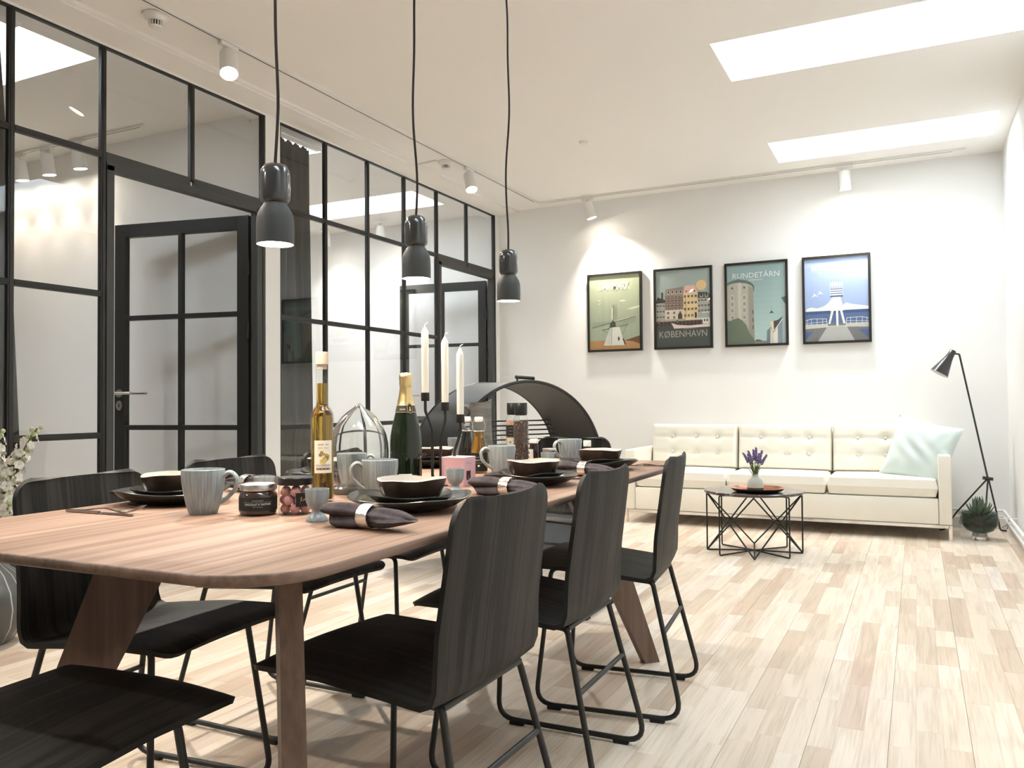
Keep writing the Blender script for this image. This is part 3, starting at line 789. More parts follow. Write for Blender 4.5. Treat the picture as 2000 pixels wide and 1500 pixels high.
for k, (x, y) in enumerate(((-5.6, 6.9), (-4.9, 6.9), (-6.6, 6.9))):  # unseen lamps added to brighten the room behind the second partition
    spot(['white spotlight in the far side room, nearest its back wall', 'white spotlight in the far side room, closest to the partition', 'white spotlight deep in the far side room'][k], x, y, (x - 0.1, 7.2, 1.4), 17.0, 110, 0.9, 'spotlights in the far side room', COOL)
spot('white spotlight in the far side room, lighting the middle of the room', -5.9, 5.5, (-5.6, 5.6, 0.2), 42.0, 130, 0.9, 'spotlights in the far side room', COOL)  # added fill lamp, no such fitting seen in this room
spot('white spotlight in the next room, lighting the middle of the room', -5.9, 1.6, (-5.6, 2.0, 0.2), 52.0, 130, 0.9, 'spotlights in the next room', COOL)  # added fill lamp for the room behind the first partition
# smoke detectors and sensor
def detector(label, x, y):
    s = thing('smoke_detector', label, 'detector', (x, y, ZC))
    G().lathe([(0, 0), (0.057, 0), (0.060, -0.006), (0.056, -0.018), (0.044, -0.030), (0.034, -0.034), (0.0, -0.034)], 40).build('base', M_spotw, s)
    G().lathe([(0.0, -0.066), (0.020, -0.067), (0.028, -0.063), (0.030, -0.058), (0, -0.058)], 32).build('cap', M_spotw, s)
    g = G(); g.lathe([(0.0, -0.034), (0.028, -0.034), (0.026, -0.059), (0, -0.059)], 24); g.build('chamber', M_dark, s)
    g = G()
    for k in range(16):
        a = 2 * pi * k / 16; g.box((0.0305 * cos(a), 0.0305 * sin(a), -0.046), (0.008, 0.0045, 0.025), rot=Matrix.Rotation(a, 3, 'Z'))
    g.build('vent_ribs', M_spotw, s)['kind'] = 'stuff'
detector('white round smoke detector on the ceiling near the first partition, the closer of two', -3.262, 2.755)
detector('white round smoke detector on the ceiling near the second partition, the farther of two', -3.262, 5.47)
o = G().lathe([(0, 0), (0.036, 0), (0.036, -0.006), (0.028, -0.016), (0.012, -0.019), (0, -0.019)], 32).build('ceiling_sensor', M_spotw, None, (-2.136, 5.53, ZC))
tag(o, 'small white disc sensor alone in the middle of the ceiling', 'sensor')
g = G().bb(-0.09, 0.09, -0.011, 0.011, -0.012, 0, 0.003); o = g.build('cable_cover', M_spotw, None, (-3.40, 5.42, ZC), (0, 0, radians(-8))); tag(o, 'short white cable cover leading to the farther smoke detector', 'cover')

# ------------------------------------------------------------------ posters
M_frame = mat('black_wood_frame', (0.016, 0.015, 0.013), 0.4)
M_ink = attr_mat('printed_paper')
M_pglass = thin_glass('picture_glass', (0.985, 0.99, 0.985), 1.32)
PW, PH = 0.525, 0.725
def poster(label, xc, art, k=1.3, zc=1.8125):
    p = thing('framed_poster', label, 'poster', (xc, 7.22, zc), 0, 'framed posters above the sofa')
    f = 0.019
    g = G()
    for poly in ([(-PW / 2, -PH / 2), (PW / 2, -PH / 2), (PW / 2 - f, -PH / 2 + f), (-PW / 2 + f, -PH / 2 + f)], [(PW / 2, -PH / 2), (PW / 2, PH / 2), (PW / 2 - f, PH / 2 - f), (PW / 2 - f, -PH / 2 + f)],
                 [(PW / 2, PH / 2), (-PW / 2, PH / 2), (-PW / 2 + f, PH / 2 - f), (PW / 2 - f, PH / 2 - f)], [(-PW / 2, PH / 2), (-PW / 2, -PH / 2), (-PW / 2 + f, -PH / 2 + f), (-PW / 2 + f, PH / 2 - f)]):
        g.prism([(x, -0.034, z) for x, z in poly], (0, 0.033, 0))
    g.build('frame', M_frame, p, smooth=False)
    w, h = PW - 2 * f, PH - 2 * f
    G().bb(-w / 2, w / 2, -0.0300, -0.0290, -h / 2, h / 2).build('glass', M_pglass, p, smooth=False)
    g = G(); lay = [0]
    def P(x, z): return (-w / 2 + w * min(1, max(0, x)), -0.021 - lay[0] * 0.00002, -h / 2 + h * z)
    def poly(col, *pts):
        c = lin(col); q = min(k, 0.88 / max(c)); g.ink = tuple(q * v for v in c); lay[0] += 1; g.add([P(*q) for q in pts], [tuple(range(len(pts)))])
    def rect(col, x0, x1, z0, z1): poly(col, (x0, z0), (x1, z0), (x1, z1), (x0, z1))
    def disc(col, cx, cz, rx, rz, n=28, a0=0.0, a1=2 * pi):
        poly(col, *[(cx + rx * cos(a0 + (a1 - a0) * k / n), cz + rz * sin(a0 + (a1 - a0) * k / n)) for k in range(n + (0 if a1 - a0 > 6.2 else 1))])
    def line(col, x0, z0, x1, z1, t):
        dx, dz = (x1 - x0) * w, (z1 - z0) * h; L = hypot(dx, dz); ox, oz = -dz / L * t / 2 / w * w, dx / L * t / 2
        ox = -dz / L * t / 2 / w; oz = dx / L * t / 2 / h
        poly(col, (x0 - ox, z0 - oz), (x0 + ox, z0 + oz), (x1 + ox, z1 + oz), (x1 - ox, z1 - oz))
    def words(col, body, xm, z, width, height, bold=0.0):
        vs, fs = text_verts(body, width * w, height * h, 1.0, bold); lay[0] += 1; c = lin(col); q = min(k, 0.88 / max(c)); g.ink = tuple(q * v for v in c)
        y = -0.0212 - lay[0] * 0.00002
        g.add([(-w / 2 + w * xm + a, y, -h / 2 + h * z + b) for a, b in vs], fs)
    rect((200, 200, 190), 0, 1, 0, 1)
    art(rect, poly, disc, line, words)
    g.build('print', M_ink, p, smooth=False, fix=False)
    return p
def grad(rect, top, bot, z0, z1, n=14):
    for i in range(n):
        t = (i + 0.5) / n; rect(tuple(bot[k] + (top[k] - bot[k]) * t for k in range(3)), 0, 1, z0 + (z1 - z0) * i / n, z0 + (z1 - z0) * (i + 1) / n)
def art_mill(rect, poly, disc, line, words):
    grad(rect, (184, 190, 160), (170, 181, 162), 0.12, 1)
    poly((226, 228, 205), (0.58, 0.645), (0.66, 0.66), (0.74, 0.648), (0.66, 0.638)); poly((226, 228, 205), (0.74, 0.535), (0.99, 0.575), (0.99, 0.55), (0.86, 0.53))
    poly((122, 92, 70), (0.62, 0.10), (1.0, 0.175), (1.0, 0.0), (0.62, 0.0)); poly((190, 148, 105), (0, 0), (1, 0), (1, 0.06), (0.86, 0.10), (0.6, 0.12), (0.3, 0.125), (0, 0.12))
    for k in range(9): line((90, 96, 88), 0.475 + 0.009 * k, 0.40, 0.475 + 0.009 * k, 0.60, 0.0006)
    for k in range(12): line((90, 96, 88), 0.48, 0.41 + 0.017 * k, 0.55, 0.41 + 0.017 * k, 0.0006)
    poly((240, 240, 228), (0.445, 0.40), (0.468, 0.40), (0.468, 0.56), (0.445, 0.555))
    for k in range(6):
        line((95, 102, 92), 0.05 + 0.006 * k, 0.305 + 0.014 * k, 0.40 + 0.004 * k, 0.355 + 0.014 * k * 0.4, 0.0006); line((95, 102, 92), 0.56, 0.37 - 0.012 * k, 0.93, 0.425 - 0.013 * k, 0.0006)
    for k in range(18): line((95, 102, 92), 0.07 + 0.019 * k, 0.305 + 0.003 * k, 0.08 + 0.019 * k, 0.375 - 0.001 * k, 0.0005); line((95, 102, 92), 0.57 + 0.02 * k, 0.305 + 0.003 * k, 0.575 + 0.02 * k, 0.372 + 0.003 * k, 0.0005)
    line((70, 74, 66), 0.05, 0.30, 0.92, 0.425, 0.0040); line((240, 240, 228), 0.56, 0.385, 0.80, 0.420, 0.0045); line((70, 74, 66), 0.472, 0.33, 0.476, 0.60, 0.0040)
    line((56, 58, 52), 0.25, 0.265, 0.78, 0.325, 0.0045); line((56, 58, 52), 0.27, 0.265, 0.37, 0.215, 0.002); line((56, 58, 52), 0.74, 0.315, 0.66, 0.20, 0.002)
    poly((238, 238, 230), (0.28, 0.055), (0.70, 0.05), (0.595, 0.30), (0.415, 0.295)); line((120, 122, 116), 0.435, 0.06, 0.448, 0.30, 0.0035)
    for k in range(10): line((150, 152, 146), 0.31 + 0.012 * k, 0.07, 0.415 + 0.004 * k, 0.28, 0.0006)
    for k in range(14): line((150, 152, 146), 0.31 + 0.008 * k, 0.075 + 0.015 * k, 0.44, 0.075 + 0.015 * k, 0.0006)
    poly((84, 90, 84), (0.395, 0.29), (0.53, 0.305), (0.515, 0.365), (0.465, 0.385), (0.42, 0.36)); poly((168, 168, 158), (0.53, 0.305), (0.60, 0.30), (0.575, 0.355), (0.515, 0.365))
    rect((40, 40, 36), 0.565, 0.60, 0.13, 0.15); rect((40, 40, 36), 0.575, 0.59, 0.11, 0.17); poly((48, 46, 40), (0.655, 0.14), (0.675, 0.145), (0.72, 0.06), (0.70, 0.055))
    for z in (0.665, 0.620): poly((238, 240, 226), (0.175, z), (0.20, z + 0.008), (0.24, z + 0.012), (0.205, z - 0.002), (0.19, z - 0.012))
    disc((238, 240, 226), 0.20, 0.515, 0.008, 0.006, 10)
    words((240, 242, 228), 'DANMARK', 0.50, 0.80, 0.62, 0.10, 0.02)
def art_harbour(rect, poly, disc, line, words):
    rect((132, 142, 140), 0, 1, 0.3, 1); disc((214, 184, 138), 0.84, 0.785, 0.095, 0.066); rect((62, 66, 66), 0, 1, 0, 0.30)
    def house(x0, x1, z0, z1, c, nx, nz, wc=(48, 44, 42), wf=(224, 214, 196), top=0.9):
        rect(c, x0, x1, z0, z1)
        for i in range(nx):
            for j in range(nz):
                cx = x0 + (x1 - x0) * (i + 0.5) / nx; cz = z0 + (z1 - z0) * (j + 0.5) / nz
                rect(wf, cx - 0.022, cx + 0.022, cz - 0.020, cz + 0.020); rect(wc, cx - 0.018, cx - 0.002, cz - 0.016, cz + 0.016); rect(wc, cx + 0.002, cx + 0.018, cz - 0.016, cz + 0.016)
    poly((58, 60, 58), (0.03, 0.66), (0.17, 0.62), (0.17, 0.42), (0.0, 0.42), (0.0, 0.60)); rect((52, 52, 50), 0.10, 0.135, 0.62, 0.72)
    house(0.0, 0.17, 0.36, 0.58, (128, 134, 132), 3, 3)
    house(0.17, 0.51, 0.475, 0.665, (96, 72, 66), 5, 3); house(0.17, 0.51, 0.355, 0.475, (170, 160, 150), 3, 2); rect((235, 230, 220), 0.17, 0.51, 0.470, 0.480)
    poly((120, 110, 104), (0.17, 0.665), (0.51, 0.675), (0.515, 0.78), (0.185, 0.755))
    for k in range(4): rect((230, 224, 212), 0.215 + 0.075 * k, 0.26 + 0.075 * k, 0.69, 0.73); rect((46, 44, 42), 0.222 + 0.075 * k, 0.253 + 0.075 * k, 0.698, 0.728)
    rect((60, 50, 46), 0.41, 0.49, 0.36, 0.41); disc((60, 50, 46), 0.45, 0.41, 0.04, 0.03)
    house(0.51, 0.775, 0.36, 0.69, (226, 200, 150), 4, 4); poly((184, 150, 140), (0.51, 0.69), (0.775, 0.69), (0.77, 0.72), (0.72, 0.79), (0.55, 0.79))
    for k in range(3): rect((56, 44, 42), 0.555 + 0.075 * k, 0.585 + 0.075 * k, 0.708, 0.722)
    rect((70, 46, 40), 0.72, 0.755, 0.365, 0.44)
    house(0.775, 1.0, 0.42, 0.62, (134, 138, 138), 4, 3); poly((70, 70, 68), (0.775, 0.62), (1.0, 0.61), (1.0, 0.655), (0.95, 0.69), (0.79, 0.695))
    for k in range(2): rect((226, 222, 212), 0.815 + 0.095 * k, 0.87 + 0.095 * k, 0.63, 0.665); rect((50, 50, 50), 0.822 + 0.095 * k, 0.863 + 0.095 * k, 0.637, 0.67)
    poly((226, 224, 216), (0.84, 0.44), (1.0, 0.44), (1.0, 0.425), (0.86, 0.425))
    rect((140, 128, 116), 0, 1, 0.335, 0.362); rect((72, 58, 52), 0, 1, 0.285, 0.335)
    for k in range(14): rect((46, 40, 38), 0.02 + 0.07 * k, 0.045 + 0.07 * k, 0.28, 0.335)
    for cx in (0.05, 0.40): disc((40, 38, 38), cx, 0.325, 0.028, 0.02); disc((132, 120, 110), cx, 0.325, 0.014, 0.010)
    line((58, 48, 44), 0.555, 0.33, 0.555, 0.62, 0.003); rect((234, 230, 222), 0.55, 1.0, 0.345, 0.362)
    poly((222, 206, 202), (0.285, 0.315), (0.40, 0.285), (0.62, 0.27), (1.0, 0.285), (1.0, 0.245), (0.60, 0.232), (0.34, 0.238)); line((40, 38, 38), 0.34, 0.236, 1.0, 0.243, 0.003)
    rect((236, 232, 226), 0.86, 1.0, 0.285, 0.355); rect((60, 54, 52), 0.885, 0.91, 0.315, 0.345); rect((60, 54, 52), 0.93, 0.955, 0.315, 0.345)
    words((142, 138, 130), 'KØBENHAVN', 0.50, 0.125, 0.88, 0.085)
def art_tower(rect, poly, disc, line, words):
    grad(rect, (116, 134, 136), (150, 170, 168), 0, 1)
    disc((94, 106, 104), 0.20, 0.79, 0.06, 0.035, 16)
    disc((82, 92, 90), 0.20, 0.70, 0.275, 0.115, 30, 0, pi); poly((82, 92, 90), (0.0, 0.70), (0.475, 0.70), (0.465, 0.655), (0.0, 0.655))
    poly((150, 146, 138), (0, 0.0), (0.47, 0.0), (0.455, 0.70), (0.42, 0.735), (0.33, 0.765), (0.2, 0.78), (0.08, 0.77), (0, 0.75))
    poly((128, 124, 116), (0.37, 0.0), (0.47, 0.0), (0.455, 0.70), (0.37, 0.74)); rect((166, 162, 152), 0.19, 0.25, 0.0, 0.77)
    for cx in (0.09, 0.30):
        rect((66, 66, 62), cx - 0.014, cx + 0.014, 0.70, 0.725)
        for z in (0.585, 0.505, 0.425, 0.335):
            rect((176, 172, 162), cx - 0.032, cx + 0.032, z - 0.028, z + 0.024); disc((176, 172, 162), cx, z + 0.024, 0.032, 0.016); rect((104, 102, 96), cx - 0.020, cx - 0.003, z - 0.02, z + 0.028); rect((104, 102, 96), cx + 0.003, cx + 0.020, z - 0.02, z + 0.028)
    for z in (0.40, 0.30, 0.21): rect((82, 80, 76), 0.435, 0.455, z - 0.025, z + 0.025)
    poly((92, 100, 88), (0, 0.0), (0.48, 0.0), (0.46, 0.06), (0.38, 0.14), (0.33, 0.24), (0.26, 0.30), (0.19, 0.335), (0.12, 0.32), (0.04, 0.30), (0, 0.31))
    poly((86, 90, 92), (0.92, 0.56), (1.0, 0.575), (1.0, 0.47), (0.97, 0.50)); poly((142, 152, 156), (0.955, 0.50), (1, 0.48), (1, 0.02), (0.93, 0.02), (0.93, 0.30))
    poly((98, 108, 116), (0.68, 0.16), (0.74, 0.20), (0.80, 0.22), (0.80, 0.0), (0.67, 0.0)); poly((214, 190, 160), (0.73, 0.265), (0.79, 0.275), (0.80, 0.14), (0.77, 0.16)); poly((64, 62, 62), (0.79, 0.275), (0.86, 0.285), (0.95, 0.33), (0.80, 0.14))
    poly((176, 166, 156), (0.74, 0.2), (0.79, 0.13), (0.79, 0.0), (0.73, 0.0)); poly((232, 226, 214), (0.79, 0.13), (0.86, 0.20), (0.86, 0.0), (0.79, 0.0)); poly((112, 122, 134), (0.86, 0.20), (0.94, 0.30), (0.94, 0.0), (0.86, 0.0)); line((226, 228, 226), 0.80, 0.16, 0.95, 0.30, 0.005)
    rect((112, 112, 108), 0.47, 0.68, 0.0, 0.035); poly((72, 70, 68), (0.47, 0.035), (0.50, 0.055), (0.56, 0.05), (0.61, 0.035))
    line((54, 60, 60), 0.76, 0.45, 0.76, 0.39, 0.0015); poly((54, 62, 62), (0.725, 0.37), (0.795, 0.37), (0.775, 0.395), (0.76, 0.405), (0.745, 0.395)); disc((160, 164, 156), 0.76, 0.368, 0.018, 0.008, 14)
    words((232, 236, 232), 'RUNDETÅRN', 0.50, 0.83, 0.80, 0.085); words((206, 214, 212), 'KØBENHAVN', 0.50, 0.792, 0.24, 0.018)
def art_beach(rect, poly, disc, line, words):
    grad(rect, (172, 190, 228), (162, 182, 222), 0.33, 1)
    poly((240, 240, 236), (0.0, 0.35), (0.03, 0.40), (0.10, 0.415), (0.2, 0.40), (0.3, 0.42), (0.37, 0.455), (0.44, 0.52), (0.5, 0.535), (0.56, 0.49), (0.60, 0.425), (0.66, 0.455), (0.70, 0.44), (0.80, 0.425), (1.0, 0.40), (1.0, 0.36), (0.0, 0.35))
    rect((92, 112, 156), 0, 1, 0.21, 0.365); rect((70, 92, 138), 0, 1, 0.33, 0.365)
    poly((128, 128, 130), (0.0, 0.0), (1, 0.0), (1, 0.16), (0, 0.17)); poly((90, 110, 158), (0.0, 0.12), (0.13, 0.12), (0.0, 0.02)); poly((90, 110, 158), (1.0, 0.13), (0.84, 0.13), (1.0, 0.02))
    poly((190, 190, 188), (0.20, 0.0), (0.78, 0.0), (0.66, 0.165), (0.345, 0.165)); poly((206, 204, 198), (0, 0.18), (0.34, 0.20), (0.34, 0.165), (0, 0.155)); poly((206, 204, 198), (1, 0.20), (0.66, 0.20), (0.66, 0.165), (1, 0.155))
    rect((124, 126, 130), 0.36, 0.65, 0.185, 0.215)
    W = (246, 246, 244)
    poly(W, (0.425, 0.38), (0.465, 0.38), (0.40, 0.205), (0.37, 0.205)); poly(W, (0.55, 0.38), (0.585, 0.38), (0.64, 0.205), (0.605, 0.205)); poly(W, (0.49, 0.52), (0.525, 0.52), (0.53, 0.18), (0.495, 0.18))
    poly((232, 234, 232), (0.455, 0.53), (0.565, 0.53), (0.62, 0.36), (0.395, 0.36)); poly(W, (0.49, 0.52), (0.525, 0.52), (0.53, 0.18), (0.495, 0.18))
    rect((90, 104, 146), 0.405, 0.605, 0.525, 0.625)
    for z in (0.545, 0.572, 0.598): rect(W, 0.40, 0.61, z, z + 0.016)
    rect((216, 216, 210), 0.42, 0.595, 0.66, 0.70)
    for k in range(6): rect((236, 236, 236), 0.405 + 0.038 * k, 0.412 + 0.038 * k, 0.62, 0.72)
    line((150, 160, 180), 0.395, 0.715, 0.615, 0.715, 0.002); line((150, 160, 180), 0.40, 0.735, 0.61, 0.735, 0.0015)
    for s in (0, 1):
        X = (lambda x: x) if s == 0 else (lambda x: 1 - x)
        line(W, X(0.0), 0.255, X(0.10), 0.275, 0.004); line(W, X(0.10), 0.275, X(0.34), 0.27, 0.004); line(W, X(0.0), 0.225, X(0.34), 0.235, 0.003); line(W, X(0.34), 0.27, X(0.355), 0.165, 0.004)
        for x in (0.03, 0.10, 0.19, 0.28): line(W, X(x), 0.19, X(x), 0.272, 0.003)
    for bx, bz in ((0.15, 0.565), (0.24, 0.59)): poly((244, 246, 246), (bx - 0.045, bz - 0.035), (bx - 0.01, bz - 0.005), (bx + 0.0, bz + 0.02), (bx + 0.02, bz), (bx + 0.06, bz - 0.025), (bx + 0.01, bz - 0.014))
    words((246, 247, 248), 'BELLEVUE STRAND', 0.50, 0.855, 0.78, 0.058, 0.012)
    for k in range(24): rect((238, 240, 246), 0.215 + 0.024 * k, 0.229 + 0.024 * k, 0.828, 0.838) if k not in (3, 7, 8, 15, 19) else None
poster('framed pale green windmill poster reading DANMARK, leftmost of four', -2.4935, art_mill, 1.15)
poster('framed grey harbour houses poster reading KØBENHAVN with pale boat', -1.855, art_harbour, 1.9)
poster('framed grey-green round tower poster reading RUNDETÅRN', -1.221, art_tower, 1.75)
poster('framed blue seaside lifeguard tower poster reading BELLEVUE STRAND', -0.581, art_beach, 1.0)

# ------------------------------------------------------------------ floor lamp in the right corner
M_lamp = mat('glossy_black_lacquer', (0.012, 0.013, 0.014), 0.18, spec=0.6, coat=0.5)
fl = thing('floor_lamp', 'black tripod floor lamp with cone shade in the right corner beside sofa', 'lamp', (0.455, 6.95, 0))
J = Vector((0, 0, 0.398))
def L(p): return Vector(p) - Vector((0.455, 6.95, 0))
topj = L((0.287, 6.93, 1.316))
G().tube([J, topj], 0.0068, 12).build('pole', M_lamp, fl)
G().tube([J + Vector((-0.034, -0.006, 0.006)), J + Vector((0.032, 0.006, -0.004))], 0.0125, 14).build('joint', M_lamp, fl)
for a, b in ((L((0.448, 6.95, 0.392)), [L((0.247, 6.93, 0.143)), L((0.165, 6.92, 0.012)), L((0.13, 6.92, 0.008))]), (L((0.455, 6.95, 0.392)), [L((0.42, 6.80, 0.09)), L((0.405, 6.74, 0.008)), L((0.39, 6.72, 0.008))]), (L((0.460, 6.952, 0.392)), [L((0.520, 7.04, 0.10)), L((0.535, 7.06, 0.008)), L((0.577, 7.055, 0.008))])):
    G().tube(fillet([a] + b, 0.02, 4), 0.0062, 10).build('leg', M_lamp, fl)
sh = G(); sd = Vector((-0.098, -0.02, -0.170)).normalized(); so = sd.orthogonal().normalized(); sb = sd.cross(so); SM = Matrix((so, sb, sd)).transposed()
shc = L((0.243, 6.925, 1.335))
prof = [(0.0, -0.012), (0.020, -0.012), (0.0225, -0.008), (0.0255, 0.030), (0.031, 0.060), (0.044, 0.105), (0.0665, 0.185)]
shd = G().lathe(prof, 40, M=SM, c=shc).build('shade', M_lamp, fl, ang=60)
G().lathe([(0.0655, 0.184), (0.043, 0.105), (0.030, 0.062), (0.0, 0.04)], 40, M=SM, c=shc).build('shade_lining', mat('white_enamel', (0.85, 0.85, 0.84), 0.4), shd)
G().tube([topj, shc + sd * 0.012], 0.0068, 10).build('shade_arm', M_lamp, fl)
cb = G().tube(fillet([(0.545, 7.05, 0.03), (0.585, 7.06, 0.055), (0.592, 7.03, 0.10), (0.575, 7.0, 0.03)], 0.03, 5), 0.0022, 6).build('lamp_cable', M_lamp); tag(cb, 'thin black lamp cable looping on the floor in the far corner', 'cable')
cv = G()
for k in range(3):
    r_ = 0.035 + 0.012 * k
    cv.tube([(0.262 + r_ * cos(a) * 0.55, 7.16, 0.075 + r_ * sin(a)) for a in [pi * 0.55 - 2.9 * i / 14 for i in range(15)]], 0.0025, 6)
tag(cv.build('power_cable', mat('grey_cable', (0.20, 0.20, 0.19), 0.5)), 'coiled grey power cable by the back wall behind the sofa arm', 'cable')

# heating pipes
def pipe(label, a, b, r=0.0095, n=3):
    a, b = Vector(a), Vector(b); p = thing('heating_pipe', label, 'pipe', a)
    G().tube([(0, 0, 0), b - a], r, 12).build('tube', M_trim, p)
    for k in range(n):
        q = (b - a) * ((k + 0.5) / n); g = G()
        wall = Vector((0, 7.22 - a.y, 0)) if abs(b.y - a.y) < 0.1 else Vector((XR - a.x, 0, 0))
        d = (b - a).normalized() * 0.012
        g.tube([q - d, q + d], r * 1.45, 12); g.tube([q, q + wall], 0.0045, 8); g.build('bracket', M_trim, p)
pipe('upper white heating pipe along the foot of the back wall', (-3.4, 7.165, 0.142), (0.575, 7.165, 0.142), n=8)
pipe('lower white heating pipe along the foot of the back wall', (-3.4, 7.165, 0.098), (0.575, 7.165, 0.098), 0.008, 8)
pipe('upper white heating pipe along the foot of the right wall', (0.570, -2.5, 0.142), (0.570, 7.15, 0.142), 0.0105, 11)
pipe('lower white heating pipe along the foot of the right wall', (0.570, -2.5, 0.092), (0.570, 7.15, 0.092), 0.0085, 11)

# succulent in a smoked glass bowl
M_smoke = thin_glass('smoked_glass', (0.50, 0.55, 0.52), 1.5)
M_clearb = thin_glass('clear_glass', (0.93, 0.95, 0.94), 1.5, boost=1.6)
BX, BY = 0.378, 6.62
bw = thing('glass_bowl', 'smoked glass footed bowl on the floor beside the sofa', 'bowl', (BX, BY, 0))
G().lathe([(0.0, 0.045), (0.05, 0.047), (0.088, 0.066), (0.109, 0.10), (0.116, 0.14), (0.112, 0.186), (0.109, 0.186), (0.112, 0.14), (0.105, 0.10), (0.085, 0.07), (0.05, 0.052), (0, 0.050)], 48).build('bowl_glass', M_smoke, bw, ang=60)
G().lathe([(0, 0), (0.055, 0), (0.056, 0.004), (0.054, 0.014), (0.046, 0.030), (0.045, 0.044), (0, 0.044)], 36).build('glass_foot', mat('solid_clear_glass', (0.95, 0.96, 0.95), 0.0, trans=1.0, ior=1.48), bw)
M_succ = mat('dusty_green_succulent', (0.13, 0.17, 0.115), 0.6, noise=0.35, nscale=25, col2=(0.05, 0.085, 0.05))
sc = thing('succulent_plant', 'spiky grey-green succulent growing in the smoked glass bowl', 'plant', (BX, BY, 0.082))
G().lathe([(0, 0), (0.03, 0.0), (0.026, 0.10), (0, 0.115)], 14).build('core', M_succ, sc)
def leaf_g():
    g = G()
    def fn(u, v):
        w = 0.0125 * sin(pi * min(1, 0.12 + 0.86 * u) ** 0.8) ** 0.8 * (1.0 if u < 0.97 else 0.4); q = 2 * v - 1
        return (0.100 * u, q * w, 0.032 * u * u - 0.006 * (1 - q * q) * sin(pi * u))
    return g.sheet(fn, 8, 5, 0.004)
lf = None; rr = random.Random(8)
for ring, (n, z, tilt) in enumerate([(13, 0.02, -0.15), (13, 0.05, 0.22), (12, 0.078, 0.58), (9, 0.095, 0.95), (5, 0.105, 1.25)]):
    for k in range(n):
        if lf is None: lf = leaf_g().build('leaf', M_succ, sc); o = lf
        else: o = lf.copy(); COL.objects.link(o)
        a = 2 * pi * (k + 0.5 * ring) / n + rr.uniform(-.12, .12)
        o.location = (0.014 * cos(a), 0.014 * sin(a), z); o.rotation_euler = (0, -tilt + rr.uniform(-.1, .1), a); s = (1.08 if ring else 0.85) * rr.uniform(.9, 1.05); o.scale = (s, s, s)

# ------------------------------------------------------------------ round black rack behind the table
M_rack = mat('black_rack_steel', (0.020, 0.021, 0.022), 0.38, bump=0.04, bscale=60)
ax = Vector((-0.84, 0.545, 0)).normalized(); tg = Vector((0.545, 0.84, 0)).normalized()
RK = thing('round_log_rack', 'large round black steel rack with thin rods standing behind the table', 'rack', (-2.12, 4.53, 0))
R0, LZ, RL = 0.55, 0.565, 0.54
def rp_(a, r, l): return tg * (r * cos(a)) + Vector((0, 0, LZ + r * sin(a))) + ax * l
g = G(); NS = 96
vs = []; 
for k in range(NS):
    a = 2 * pi * k / NS
    vs += [rp_(a, R0, 0), rp_(a, R0, RL), rp_(a, R0 - 0.011, RL), rp_(a, R0 - 0.011, 0)]
fs = []
for k in range(NS):
    o, q = 4 * k, 4 * ((k + 1) % NS)
    for i in range(4): fs.append((o + i, o + (i + 1) % 4, q + (i + 1) % 4, q + i))
g.add(vs, fs); g.build('steel_ring', M_rack, RK, ang=40)
for l in (0.0, RL):
    g = G(); g.tube([rp_(2 * pi * k / NS, R0 - 0.004, l) for k in range(NS)], 0.0105, 8, closed=True); g.build('rim', M_rack, RK)
for k in range(15):
    z = 0.86 - k * 0.0315; dz = z - LZ; c = sqrt((R0 - 0.012) ** 2 - dz * dz)
    a, b = tg * -c + Vector((0, 0, z)) + ax * (RL - 0.02), tg * c + Vector((0, 0, z)) + ax * (RL - 0.02)
    G().tube(fillet([a + ax * -0.05, a, b, b + ax * -0.05], 0.012, 4), 0.0050, 6).build('rod', M_rack, RK)
for l in (0.06, RL - 0.06):
    g = G(); g.box(ax * l + Vector((0, 0, 0.012)), (0.30, 0.05, 0.024), 0.004, Matrix.Rotation(atan2(tg.y, tg.x), 3, 'Z')); g.build('foot', M_rack, RK, smooth=False)
hc = rp_(pi / 2, R0, 0.05)
hb = G(); hb.cyl(hc + tg * -0.055, hc + tg * -0.055 + Vector((0, 0, 0.024)), 0.006, seg=10).cyl(hc + tg * 0.055 + Vector((0, 0, -0.006)), hc + tg * 0.055 + Vector((0, 0, 0.022)), 0.006, seg=10)
hbo = hb.build('handle_bracket', M_rack, RK)
G().cyl(hc + tg * -0.066 + Vector((0, 0, 0.024)), hc + tg * 0.066 + Vector((0, 0, 0.018)), 0.0105, seg=16).build('handle_grip', M_rack, RK)

# ------------------------------------------------------------------ floor vase with white flowers at the left edge
def vase_mat():
    N = Nodes('grey_striped_glaze'); I = N.b.inputs
    tc = N.new('ShaderNodeTexCoord'); sp = N.new('ShaderNodeSeparateXYZ'); N.link(tc.outputs['Object'], sp.inputs[0])
    at = N.new('ShaderNodeMath', operation='ARCTAN2'); N.link(sp.outputs[1], at.inputs[0]); N.link(sp.outputs[0], at.inputs[1])
    tw = N.new('ShaderNodeMath', operation='MULTIPLY_ADD'); tw.inputs[1].default_value = 20.0
    zz = N.new('ShaderNodeMath', operation='MULTIPLY'); zz.inputs[1].default_value = 6.0; N.link(sp.outputs[2], zz.inputs[0])
    N.link(at.outputs[0], tw.inputs[0]); N.link(zz.outputs[0], tw.inputs[2])
    sn = N.new('ShaderNodeMath', operation='SINE'); N.link(tw.outputs[0], sn.inputs[0])
    rp = N.new('ShaderNodeValToRGB'); e = rp.color_ramp.elements; e[0].position = 0.90; e[0].color = (0.085, 0.088, 0.088, 1); e[1].position = 0.97; e[1].color = (0.42, 0.42, 0.40, 1)
    N.link(sn.outputs[0], rp.inputs[0]); N.link(rp.outputs[0], I['Base Color']); I['Roughness'].default_value = 0.3
    return N.m
VX, VY = -3.47, 2.095
